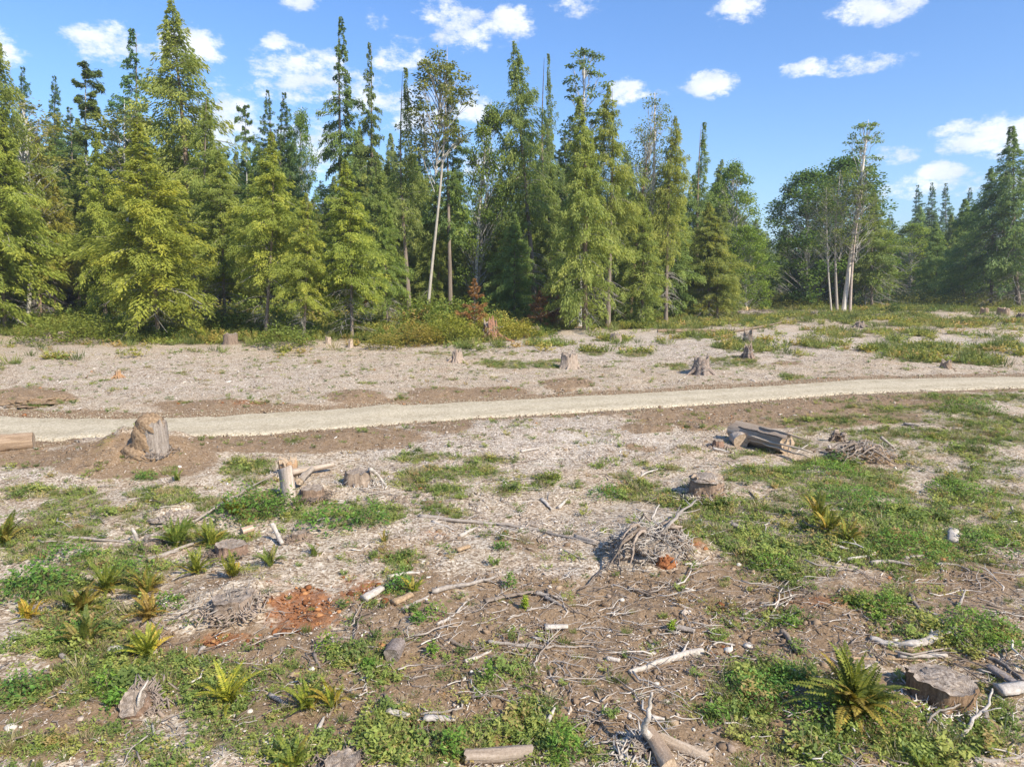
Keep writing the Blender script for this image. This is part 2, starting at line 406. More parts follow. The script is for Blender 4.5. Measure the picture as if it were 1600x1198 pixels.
def soft(a, lo=.25, hi=.75): return g.sstep(g.m('ADD', attr(g, a), brk), lo, hi)
c = g.mix(soft('dirt', .18, .85), mulch, soil)
c = g.mix(g.m('MULTIPLY', soft('orng', .2, .95), .85), c, orange)
c = g.mix(g.m('MULTIPLY', soft('green', .3, .9), .55), c, grn)
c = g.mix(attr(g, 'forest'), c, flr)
hgt = g.m('ADD', g.m('MULTIPLY', speck, .6), g.m('MULTIPLY', med, .8))
principled(g, out, c, .95, hgt, .1, .9, .06)

MROAD, g, out = new_mat('crushed_gravel')
co = ocoord(g)
v = g.n('ShaderNodeTexVoronoi'); g.put(v.inputs['Vector'], co); v.inputs['Scale'].default_value = 22
vs = g.n('ShaderNodeSeparateColor'); g.put(vs.inputs[0], v.outputs['Color'])
f = g.m('ADD', g.m('MULTIPLY', vs.outputs[0], .4), g.m('MULTIPLY', g.noise(co, 9, 6, .75), .6))
c = g.ramp(f, [(.25, (.33, .275, .185)), (.5, (.49, .415, .29)), (.75, (.62, .54, .395))])
trk = attr(g, 'track')
c = g.mix(g.m('MULTIPLY', trk, g.sstep(g.noise(co, 1.1, 4, .6), .3, .7)), c, g.mix(1.0, c, (.78, .76, .72, 1), 'MULTIPLY'))
principled(g, out, c, .95, f, .1, .8, .03)

def foliage(name, stops, trans=.30, attrname='tint', rough=.55, hue_by_obj=True, sat_by=None):
    m, g, out = new_mat(name)
    oi = g.n('ShaderNodeObjectInfo')
    f = attr(g, attrname) if attrname else oi.outputs['Random']
    c = g.ramp(f, stops)
    if hue_by_obj: c = g.mix(1.0, c, oi.outputs['Color'], 'MULTIPLY')
    d = g.n('ShaderNodeBsdfPrincipled'); g.put(d.inputs['Base Color'], c); d.inputs['Roughness'].default_value = rough; d.inputs['Specular IOR Level'].default_value = .25
    t = g.n('ShaderNodeBsdfTranslucent'); g.put(t.inputs['Color'], g.mix(1.0, c, (1.15, 1.15, .6, 1), 'MULTIPLY'))
    x = g.n('ShaderNodeMixShader'); x.inputs[0].default_value = trans
    g.put(x.inputs[1], d.outputs[0]); g.put(x.inputs[2], t.outputs[0]); g.put(out.inputs['Surface'], x.outputs[0])
    return m

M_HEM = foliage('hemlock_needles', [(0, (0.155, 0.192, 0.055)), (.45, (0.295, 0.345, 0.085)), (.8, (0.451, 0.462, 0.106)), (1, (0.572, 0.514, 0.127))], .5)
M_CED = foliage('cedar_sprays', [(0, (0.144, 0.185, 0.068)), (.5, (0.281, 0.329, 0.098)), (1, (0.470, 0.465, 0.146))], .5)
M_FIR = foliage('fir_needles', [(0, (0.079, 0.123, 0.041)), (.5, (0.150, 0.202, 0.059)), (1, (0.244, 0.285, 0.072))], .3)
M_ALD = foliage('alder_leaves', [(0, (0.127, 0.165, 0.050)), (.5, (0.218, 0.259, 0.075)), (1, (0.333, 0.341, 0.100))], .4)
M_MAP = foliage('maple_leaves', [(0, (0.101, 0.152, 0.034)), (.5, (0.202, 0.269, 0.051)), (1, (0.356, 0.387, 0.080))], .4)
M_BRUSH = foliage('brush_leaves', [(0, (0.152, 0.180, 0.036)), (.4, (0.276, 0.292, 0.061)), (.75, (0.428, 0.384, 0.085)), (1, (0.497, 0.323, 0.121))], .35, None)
M_REDB = foliage('rusty_foliage', [(0, (0.195, 0.101, 0.036)), (.5, (0.338, 0.194, 0.072)), (1, (0.442, 0.304, 0.115))], .25)
M_WEED = foliage('weed_leaves', [(0, (0.130, 0.178, 0.046)), (.35, (0.221, 0.289, 0.069)), (.7, (0.325, 0.380, 0.087)), (.9, (0.441, 0.406, 0.114)), (1, (0.441, 0.294, 0.138))], .38, None)
M_GRASS = foliage('grass_blades', [(0, (.085, .115, .03)), (.5, (.16, .20, .05)), (.85, (.26, .28, .08)), (1, (.36, .30, .14))], .3, None)
M_DRY = foliage('dry_grass', [(0, (.22, .17, .09)), (.5, (.38, .31, .17)), (1, (.52, .45, .28))], .3, None)
M_FERN = foliage('fern_fronds', [(0, (0.069, 0.102, 0.023)), (.5, (0.145, 0.178, 0.035)), (1, (0.268, 0.265, 0.057))], .28)
M_FERNB = foliage('browned_fern', [(0, (0.175, 0.125, 0.036)), (.5, (0.250, 0.200, 0.048)), (1, (0.375, 0.312, 0.072))], .28)

def bark(name, dark, mid, light, sx=9, sz=1.2, bstr=.8, objcol=True, axis='Z', patch=None):
    m, g, out = new_mat(name)
    co = ocoord(g, sx, sx, sz) if axis == 'Z' else ocoord(g, sz, sx, sx)
    n = g.noise(co, 1.3, 8, .75, dist=.4); f2 = g.noise(ocoord(g), 34, 5, .7)
    h = g.m('ADD', g.m('MULTIPLY', n, .68), g.m('MULTIPLY', f2, .32))
    c = g.ramp(h, [(.32, dark), (.5, mid), (.68, light)])
    if patch:
        c = g.mix(g.m('MULTIPLY', g.sstep(g.noise(ocoord(g), 2.2, 4, .6), .50, .62), .8), c, (*patch, 1))
    if objcol:
        oi = g.n('ShaderNodeObjectInfo'); c = g.mix(1.0, c, oi.outputs['Color'], 'MULTIPLY')
    principled(g, out, c, .88, h, .2, bstr, .03)
    return m

B_CON = bark('conifer_bark', (.10, .075, .055), (.22, .17, .13), (.36, .30, .24), 6, .6)
B_RED = bark('reddish_bark', (.11, .06, .04), (.24, .14, .09), (.37, .25, .17), 6, .6)
B_PALE = bark('alder_bark', (.24, .22, .19), (.43, .40, .35), (.60, .57, .51), 3, 1.5, .3)
B_TWIG = bark('bare_limbs', (.16, .14, .12), (.30, .27, .23), (.46, .42, .37), 5, 5, .2)
W_GREY = bark('weathered_wood', (.11, .085, .065), (.29, .24, .195), (.53, .47, .405), 14, 1.0, .9)
W_TAN = bark('tawny_wood', (.18, .11, .06), (.38, .26, .15), (.58, .44, .28), 14, 1.2, .9)
W_RED = bark('red_heartwood', (.13, .06, .035), (.30, .16, .10), (.50, .38, .30), 12, 1.0, .9)
W_DARK = bark('dark_stump_bark', (.060, .048, .038), (.16, .13, .105), (.32, .275, .23), 12, 1.2, .9)
W_WHITE = bark('bleached_wood', (.25, .21, .165), (.46, .40, .33), (.66, .60, .52), 11, 11, .6)
W_LOG = bark('peeled_log', (.15, .115, .085), (.34, .285, .23), (.56, .50, .43), 7, .5, .8, axis='X')
W_STICK = bark('weathered_stick', (.15, .12, .095), (.31, .26, .21), (.50, .45, .385), 11, 11, .5)
W_BROWN = bark('brown_stick', (.10, .075, .055), (.22, .17, .125), (.38, .31, .25), 9, 9, .4)

def end_grain(name, c0, c1, c2):
    m, g, out = new_mat(name)
    t = g.n('ShaderNodeTexCoord')
    wv = g.n('ShaderNodeTexWave', wave_type='RINGS', rings_direction='Z'); g.put(wv.inputs['Vector'], t.outputs['Object'])
    wv.inputs['Scale'].default_value = 16; wv.inputs['Distortion'].default_value = 7; wv.inputs['Detail'].default_value = 4; wv.inputs['Detail Scale'].default_value = 1.6
    n = g.noise(t.outputs['Object'], 12, 5, .65)
    f = g.m('ADD', g.m('MULTIPLY', wv.outputs[1], .17), g.m('MULTIPLY', n, .83))
    principled(g, out, g.ramp(f, [(.3, c0), (.5, c1), (.7, c2)]), .9, f, .15, .6, .02)
    return m
E_GREY = end_grain('weathered_cut_face', (.12, .09, .065), (.26, .205, .155), (.44, .37, .30))
E_TAN = end_grain('fresh_cut_face', (.22, .15, .09), (.42, .31, .205), (.60, .48, .34))

def simple(name, stops, scale=14, rough=.9, rnd=False, bd=.02):
    m, g, out = new_mat(name)
    n = g.noise(ocoord(g), scale, 5, .65)
    if rnd:
        oi = g.n('ShaderNodeObjectInfo'); f = g.m('ADD', g.m('MULTIPLY', n, .35), g.m('MULTIPLY', oi.outputs['Random'], .65))
    else: f = n
    principled(g, out, g.ramp(f, stops), rough, n, .2, .5, bd)
    return m
M_SOILM = simple('piled_soil', [(.3, (.11, .07, .038)), (.5, (.25, .168, .098)), (.7, (.39, .28, .175))], 12, bd=.07)
M_ROT = simple('rotten_red_wood', [(.3, (.075, .030, .015)), (.5, (.25, .09, .033)), (.7, (.44, .20, .08))], 11, bd=.05)
M_CHIPH = simple('chip_heap', [(.32, (.10, .072, .05)), (.5, (.27, .215, .165)), (.68, (.50, .43, .35))], 19, bd=.07)
M_CHIP = simple('wood_chip', [(.12, (.20, .135, .09)), (.35, (.42, .33, .25)), (.6, (.58, .49, .39)), (.88, (.80, .73, .63))], 8, rnd=True)
M_CHIPB = simple('bark_chip', [(.15, (.11, .07, .04)), (.5, (.25, .17, .105)), (.85, (.40, .295, .19))], 8, rnd=True)
M_TWIGL = simple('twig_wood', [(.15, (.12, .085, .06)), (.45, (.28, .22, .17)), (.7, (.46, .40, .33)), (.88, (.66, .60, .51))], 8, rnd=True)
M_ROTCH = simple('rotten_crumb', [(.15, (.09, .035, .015)), (.5, (.26, .10, .035)), (.85, (.44, .22, .09))], 8, rnd=True)
M_STONE = simple('pale_stone', [(.3, (.40, .35, .27)), (.6, (.62, .57, .48))], 6, rnd=False)
M_GRAV = simple('road_stone', [(.2, (.30, .245, .16)), (.8, (.56, .48, .35))], 6, rnd=True)
M_PEB = simple('pebble', [(.2, (.25, .2, .15)), (.8, (.66, .6, .5))], 6, rnd=True)

# ------------------------------------------------------------------ ground sheet
rng = np.random.default_rng(11)
th_f = np.linspace(-46, 46, 700); th_c = np.linspace(46, 314, 70)[1:-1]
TH = np.radians(np.concatenate([th_f, th_c]))
r1 = [0.6]
while r1[-1] < 5.5: r1.append(r1[-1] * 1.12)
while r1[-1] < 150: r1.append(r1[-1] * 1.0068)
while r1[-1] < 1500: r1.append(r1[-1] * 1.045)
RR = np.array(r1)
X = RR[:, None] * np.sin(TH)[None, :]; Y = RR[:, None] * np.cos(TH)[None, :]
Z = gz(X, Y)
mk = masks(X, Y, Z)
lump = (fbm(X / .22, Y / .22, 31, 3, .6) - .5)
lump2 = (fbm(X / .7, Y / .7, 33, 3, .6) - .5)
flatr = sst(mk['rd'], 2.0, 2.6)
amp = (.05 + .06 * mk['dirt'] * sst(mk['r'], 0, 30) + .12 * mk['orng']) * flatr
Z2 = Z + lump * amp + lump2 * (.09 + .10 * mk['orng']) * flatr - .05 * (1 - flatr)
nr, nth = X.shape
V = np.stack([X, Y, Z2], -1).reshape(-1, 3)
V = np.vstack([V, [0, 0, float(Z2[0].mean())]])
i = np.arange(nr - 1)[:, None] * nth; j = np.arange(nth)[None, :]; k = (j + 1) % nth
Q = np.stack([i + j, i + nth + j, i + nth + k, i + k], -1).reshape(-1, 4)
Tr = np.array([(nr * nth, q, (q + 1) % nth) for q in range(nth)])
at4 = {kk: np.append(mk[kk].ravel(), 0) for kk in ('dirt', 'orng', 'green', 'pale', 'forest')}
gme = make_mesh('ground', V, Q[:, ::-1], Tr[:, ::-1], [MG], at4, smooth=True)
obj('ground', gme, kind='structure')

# gravel road ---------------------------------------------------------
ns, nl = 900, 13
xs = np.linspace(-90, 260, ns)
yc = np.interp(xs, RC[:, 0], RC[:, 1])
ker = np.ones(21) / 21; yc = np.convolve(np.pad(yc, 10, mode='edge'), ker, 'valid')
tx, ty = np.gradient(xs), np.gradient(yc); tl = np.hypot(tx, ty); nx, ny = -ty / tl, tx / tl
lat = np.array([-1, -.97, -.9, -.72, -.5, -.25, 0, .25, .5, .72, .9, .97, 1])
wd = 1.86 + (vnoise(xs / 4, xs * 0, 3) - .5) * .55 + (fbm(xs / .6, xs * 0, 8) - .5) * .5
wd2 = 1.86 + (vnoise(xs / 4, xs * 0 + 9, 13) - .5) * .55 + (fbm(xs / .6, xs * 0 + 4, 18) - .5) * .5
W = np.where(lat[None, :] < 0, wd[:, None], wd2[:, None]) * lat[None, :]
PX = xs[:, None] + nx[:, None] * W; PY = yc[:, None] + ny[:, None] * W
prof = np.array([-.06, .0, .03, .06, .035, .065, .08, .065, .035, .06, .03, .0, -.06])
PZ = gz(PX, PY) + prof[None, :] + (fbm(PX / .4, PY / .4, 71, 3) - .5) * .05
trk = np.array([0, 0, .2, .8, 1, .5, 0, .5, 1, .8, .2, 0, 0])[None, :] * np.ones((ns, 1))
i = np.arange(ns - 1)[:, None] * nl; j = np.arange(nl - 1)[None, :]
Q = np.stack([i + j, i + nl + j, i + nl + j + 1, i + j + 1], -1).reshape(-1, 4)
obj('gravel_road', make_mesh('gravel_road', np.stack([PX, PY, PZ], -1), Q[:, ::-1], None, [MROAD], {'track': trk.ravel()}, smooth=True), kind='structure')

# ------------------------------------------------------------------ scattered stuff (geometry nodes on points)
def kite(p, d, wv, l, wd, q=.45):
    """leaf blades: root p, direction d, width vector wv (arrays) -> V, Q"""
    p = np.asarray(p, float); n = len(p)
    l = np.broadcast_to(l, (n,))[:, None]; wd = np.broadcast_to(wd, (n,))[:, None]
    V = np.stack([p, p + d * l * q + wv * wd * .5, p + d * l, p + d * l * q - wv * wd * .5], 1).reshape(-1, 3)
    return V, np.arange(n * 4).reshape(-1, 4)

def norm(v): return v / (np.linalg.norm(v, axis=-1, keepdims=True) + 1e-9)

def scatter(name, P, rot, scl, idx, sources, label=None):
    coll = bpy.data.collections.new(name + '_sources')
    for q, me in enumerate(sources):
        coll.objects.link(bpy.data.objects.new('%s_source_%02d' % (name, q), me))
    me = bpy.data.meshes.new(name)
    me.vertices.add(len(P)); me.vertices.foreach_set('co', np.asarray(P, np.float32).ravel())
    a = me.attributes.new('rot', 'FLOAT_VECTOR', 'POINT'); a.data.foreach_set('vector', np.asarray(rot, np.float32).ravel())
    scl = np.asarray(scl, np.float32)
    if scl.ndim == 1: scl = np.repeat(scl[:, None], 3, 1)
    a = me.attributes.new('scl', 'FLOAT_VECTOR', 'POINT'); a.data.foreach_set('vector', scl.ravel())
    a = me.attributes.new('idx', 'INT', 'POINT'); a.data.foreach_set('value', np.asarray(idx, np.int32))
    o = obj(name, me, kind='stuff')
    ng = bpy.data.node_groups.new(name + '_nodes', 'GeometryNodeTree')
    ng.interface.new_socket('Geometry', in_out='INPUT', socket_type='NodeSocketGeometry')
    ng.interface.new_socket('Geometry', in_out='OUTPUT', socket_type='NodeSocketGeometry')
    nd = ng.nodes.new
    gi, go = nd('NodeGroupInput'), nd('NodeGroupOutput')
    ci = nd('GeometryNodeCollectionInfo'); ci.inputs['Collection'].default_value = coll
    ci.inputs['Separate Children'].default_value = True; ci.inputs['Reset Children'].default_value = True
    ip = nd('GeometryNodeInstanceOnPoints'); ip.inputs['Pick Instance'].default_value = True
    def na(n_, t):
        x = nd('GeometryNodeInputNamedAttribute'); x.data_type = t; x.inputs['Name'].default_value = n_; return x.outputs[0]
    L = ng.links.new
    L(gi.outputs[0], ip.inputs['Points']); L(ci.outputs[0], ip.inputs['Instance'])
    L(na('idx', 'INT'), ip.inputs['Instance Index'])
    e2r = nd('FunctionNodeEulerToRotation'); L(na('rot', 'FLOAT_VECTOR'), e2r.inputs[0]); L(e2r.outputs[0], ip.inputs['Rotation'])
    L(na('scl', 'FLOAT_VECTOR'), ip.inputs['Scale']); L(ip.outputs[0], go.inputs[0])
    md = o.modifiers.new('scatter', 'NODES'); md.node_group = ng
    return o

def sample(n, r0, r1, a=1.0, half=44, rg=None):
    """points in the sector ahead, world density ~ r^-a"""
    rg = rg or rng
    u = rg.random(n); e = 2 - a
    r = (r0 ** e + u * (r1 ** e - r0 ** e)) ** (1 / e) if abs(e) > 1e-6 else r0 * (r1 / r0) ** u
    t = np.radians(rg.uniform(-half, half, n))
    return r * np.sin(t), r * np.cos(t), r

def chip_mesh(seed, l, wd, th):
    rg = np.random.default_rng(seed)
    n = 4; P = np.stack([np.linspace(-l / 2, l / 2, n), (rg.random(n) - .5) * l * .12, (rg.random(n) - .3) * th], 1)
    V, Q, T = tube(P, wd * np.array([.25, .5, .45, .12]), 4, .3, rg, True, flat=.28)
    b = MB(); b.add(V, Q, T); return b
def src(b, name, mat): return b.mesh(name, mat)

# wood chips and splinters
srcs = [src(chip_mesh(s, l, wd, .01), 'chip', M_CHIP) for s, l, wd in ((1, .10, .035), (2, .16, .03), (3, .24, .03), (4, .07, .045))]
srcs += [src(chip_mesh(s, l, wd, .01), 'bark_chip', M_CHIPB) for s, l, wd in ((5, .10, .04), (6, .18, .03))]
x, y, r = sample(430000, 5.5, 62, 1.15)
mm = masks(x, y)
light = (1 - .70 * mm['dirt'] * (1 - .35 * (mm['py'] > 860)) ) * (1 - .65 * mm['green']) * (1 - .6 * mm['orng']) * (1 - mm['forest']) * (mm['rd'] > 2.3) * (.45 + .75 * mm['pale'])
keep = rng.random(len(x)) < np.clip(light * sst(mm['n1'] + mm['n2'] * .5, .52, .90) * 1.35, 0.0, 1)
x, y, r = x[keep], y[keep], r[keep]; dk = mm['dirt'][keep]
n = len(x); z = gz(x, y) + .012 + (fbm(x / .7, y / .7, 33, 3, .6) - .5) * .09 + (fbm(x / .22, y / .22, 31, 3, .6) - .5) * .05
idx = rng.choice(4, n, p=[.38, .24, .12, .26]); bk = rng.random(n) < (.22 + .25 * dk); idx[bk] = 4 + (rng.random(bk.sum()) < .5)
rot = np.stack([rng.normal(0, .35, n), rng.normal(0, .3, n), rng.uniform(0, 6.28, n)], 1)
scl = (.34 + rng.pareto(3.2, n) * .34).clip(0, 1.5) * (1 + .5 * sst(r, 15, 50)) * np.where(rng.random(n) < .03, 1.9, 1)
scatter('wood_chips', np.stack([x, y, z], 1), rot, scl, idx, srcs)
print('chips', n)

# clods of soil and stones on the bare patches
def lump_mesh(seed, name, mat):
    rg = np.random.default_rng(seed)
    P = np.array([[-.5, 0, 0], [-.2, 0, .02], [.2, .03, .02], [.5, 0, 0]])
    V, Q, T = tube(P, [.16, .42, .38, .14], 6, .5, rg); b = MB(); b.add(V * [1, 1, .7], Q, T); return b.mesh(name, mat)
x, y, r = sample(90000, 5.5, 60, 1.1)
mm = masks(x, y)
keep = rng.random(len(x)) < np.clip(mm['dirt'] * .85 + mm['orng'] * 1.0, 0, 1) * (1 - .5 * mm['green']) * (mm['rd'] > 2.0) * (1 - mm['forest'])
x, y, r = x[keep], y[keep], r[keep]; orr = mm['orng'][keep] > rng.random(len(x)) * .8; n = len(x)
z = gz(x, y) + (fbm(x / .7, y / .7, 33, 3, .6) - .5) * .09
idx = rng.choice(4, n, p=[.47, .48, .025, .025]); idx[orr] = 4
rot = np.stack([rng.normal(0, .4, n), rng.normal(0, .4, n), rng.uniform(0, 6.28, n)], 1)
scatter('soil_clods', np.stack([x, y, z], 1), rot, (rng.pareto(2.6, n) * .03 + .03).clip(0, .16) * np.where(orr, 1.1, 1), idx,
        [lump_mesh(1, 'clod', M_CHIPB), lump_mesh(2, 'clod', M_SOILM), lump_mesh(3, 'pebble', M_PEB), lump_mesh(4, 'clod', M_CHIP), lump_mesh(5, 'crumb', M_ROTCH)])

# loose gravel on and beside the road
xg = rng.uniform(-60, 120, 30000); off = np.abs(rng.normal(0, 1.0, 30000)) * .6 * np.sign(rng.random(30000) - .5) + 2.0 * np.sign(rng.random(30000) - .5)
yg = np.interp(xg, xs, yc) + off; zg = gz(xg, yg) + .03
scatter('loose_gravel', np.stack([xg, yg, zg], 1), rng.uniform(0, 6, (30000, 3)), rng.uniform(.02, .06, 30000), np.zeros(30000), [lump_mesh(7, 'gravel', M_GRAV)])

# twigs, roots and broken sticks too many to count
def twig_mesh(seed, l, r, fork=True):
    rg = np.random.default_rng(seed); n = 7
    t = np.linspace(0, 1, n)
    P = np.stack([l * (t - .5), np.cumsum(rg.normal(0, .05 * l, n)), .02 + np.abs(np.cumsum(rg.normal(0, .02 * l, n)))], 1)
    b = MB(); b.add(*tube(P, r * (1 - .75 * t), 5, .3, rg))
    if fork:
        for q in range(2):
            k = rg.integers(2, 5); d = norm(np.array([1, rg.choice([-1, 1]) * rg.uniform(.5, 1.2), rg.uniform(0, .5)]))
            s = np.linspace(0, 1, 4)[:, None]
            b.add(*tube(P[k] + d * s * l * .3 + rg.normal(0, .01 * l, (4, 3)) * s, r * .5 * (1 - .7 * s[:, 0]), 4))
    return b.mesh('twig', M_TWIGL)
srcs = [twig_mesh(s, l, r, f) for s, l, r, f in ((1, .5, .010, False), (2, .7, .012, True), (3, 1.0, .016, True), (4, .4, .014, False), (5, 1.4, .02, True), (6, .6, .009, False))]
x, y, r = sample(15000, 5.5, 55, 1.25)
mm = masks(x, y)
band = np.exp(-((mm['py'] - 960) / 190) ** 2) + .25
keep = rng.random(len(x)) < band * (1 - .5 * mm['green']) * (1 - mm['forest']) * (mm['rd'] > 2.5) * sst(mm['n3'], .30, .62) * np.where(mm['py'] < 720, .35, 1)
x, y, r = x[keep], y[keep], r[keep]; n = len(x)
rot = np.stack([rng.normal(0, .12, n), rng.normal(0, .12, n), rng.normal(0, 1.0, n) + .2], 1)
scatter('twig_litter', np.stack([x, y, gz(x, y) + .02], 1), rot, rng.uniform(.4, 1.05, n), rng.choice(6, n, p=[.25, .2, .1, .25, .03, .17]), srcs)
print('twigs', n)

# low weeds, brambles and grass
def weed_mesh(seed, h, spread, nst, nl_, leaf, mat, droop=.4):
    rg = np.random.default_rng(seed); b = MB()
    for s in range(nst):
        a = rg.uniform(0, 6.28); o = rg.uniform(0, spread * .5)
        base = np.array([math.cos(a) * o, math.sin(a) * o, 0]); a2 = a + rg.normal(0, .6)
        tip = base + np.array([math.cos(a2) * spread * rg.uniform(.2, .7), math.sin(a2) * spread * rg.uniform(.2, .7), h * rg.uniform(.5, 1)])
        t = rg.uniform(.15, 1, nl_)[:, None]
        p = base + (tip - base) * t + rg.normal(0, .012, (nl_, 3))
        ph = rg.uniform(0, 6.28, nl_)
        d = norm(np.stack([np.cos(ph), np.sin(ph), rg.normal(.15, droop, nl_)], 1))
        wv = norm(np.cross(d, np.array([0, 0, 1.0]) + rg.normal(0, .35, (nl_, 3))))
        V, Q = kite(p, d, wv, leaf * rg.uniform(.7, 1.3, nl_), leaf * .5)
        b.add(V, Q)
    return b.mesh('weed', mat)
def grass_mesh(seed, h, nb, spread, mat=None):
    rg = np.random.default_rng(seed)
    ph = rg.uniform(0, 6.28, nb); o = rg.uniform(0, spread, nb)
    p = np.stack([np.cos(ph) * o, np.sin(ph) * o, 0 * o], 1)
    a = ph + rg.normal(0, .9, nb); ln = rg.uniform(.25, .9, nb)
    d = norm(np.stack([np.cos(a) * ln, np.sin(a) * ln, np.ones(nb)], 1)); wv = norm(np.cross(d, rg.normal(0, 1, (nb, 3))))
    V, Q = kite(p, d, wv, h * rg.uniform(.5, 1.1, nb), .014, .3); b = MB(); b.add(V, Q); return b.mesh('grass', mat or M_GRASS)
srcs = [weed_mesh(1, .20, .34, 9, 11, .075, M_WEED), weed_mesh(2, .12, .42, 10, 9, .065, M_WEED), weed_mesh(3, .30, .30, 8, 13, .09, M_WEED),
        weed_mesh(4, .10, .36, 9, 9, .05, M_WEED), grass_mesh(5, .24, 60, .12), grass_mesh(6, .16, 50, .16), grass_mesh(7, .30, 46, .2, M_DRY), weed_mesh(8, .55, .16, 4, 16, .06, M_WEED, .3)]
x, y, r = sample(105000, 5.2, 70, 1.05)
mm = masks(x, y)
gsp = vnoise(x / 2.3, y / 2.3, 44)
keep = rng.random(len(x)) < mm['green'] * sst(mm['n2'] + .35 * mm['n1'], .38, .80) * (1 - mm['forest']) * .95
x, y, r = x[keep], y[keep], r[keep]; n = len(x); gsp = gsp[keep]; gr = mm['green'][keep]; right = mm['px'][keep] > 1000; pyk = mm['py'][keep]
isg = rng.random(n) < np.where(pyk < 720, .5, .10 + .25 * (gsp > .6))
idx = np.where(isg, rng.choice([4, 5, 6], n, p=[.38, .37, .25]), rng.choice([0, 1, 2, 3, 6, 7], n, p=[.26, .28, .08, .27, .08, .03]))
sc_ = rng.uniform(.35, 1.0, n) * (.5 + .5 * gr) * (.7 + .6 * vnoise(x / 1.2, y / 1.2, 61)) * (1 + .4 * sst(r, 15, 60)) * np.where(pyk > 700, 1.0, .85)
rot = np.stack([rng.normal(0, .12, n), rng.normal(0, .12, n), rng.uniform(0, 6.28, n)], 1)
scatter('ground_weeds', np.stack([x, y, gz(x, y) - .01], 1), rot, sc_, idx, srcs)
print('weeds', n)
# stray seedlings on the bare ground
x, y, r = sample(6000, 6, 60, 1.2); mm = masks(x, y)
keep = (mm['rd'] > 2.6) & (mm['forest'] < .3) & (rng.random(len(x)) < .4); x, y = x[keep], y[keep]; n = len(x)
scatter('stray_seedlings', np.stack([x, y, gz(x, y)], 1), np.stack([0 * x, 0 * x, rng.uniform(0, 6, n)], 1), rng.uniform(.3, .75, n), rng.choice(6, n), srcs)
# grass and weeds in the strip before the trees and across the forest floor
x, y, r = sample(60000, 55, 230, 1.3)
mm = masks(x, y)
keep = rng.random(len(x)) < np.maximum(mm['forest'] * .5, mm['green'] * 1.0) * sst(mm['n3'], .2, .5)
x, y = x[keep], y[keep]; n = len(x); r = r[keep]
scatter('rough_grass', np.stack([x, y, gz(x, y)], 1), np.stack([0 * x, 0 * x, rng.uniform(0, 6, n)], 1), rng.uniform(1.4, 3.4, n) * (1 + .4 * sst(r, 80, 160)),
        rng.choice(3, n, p=[.35, .25, .4]), [weed_mesh(11, .22, .34, 9, 9, .085, M_BRUSH), weed_mesh(12, .14, .42, 9, 8, .075, M_WEED), grass_mesh(13, .32, 40, .2)])
print('rough', n)

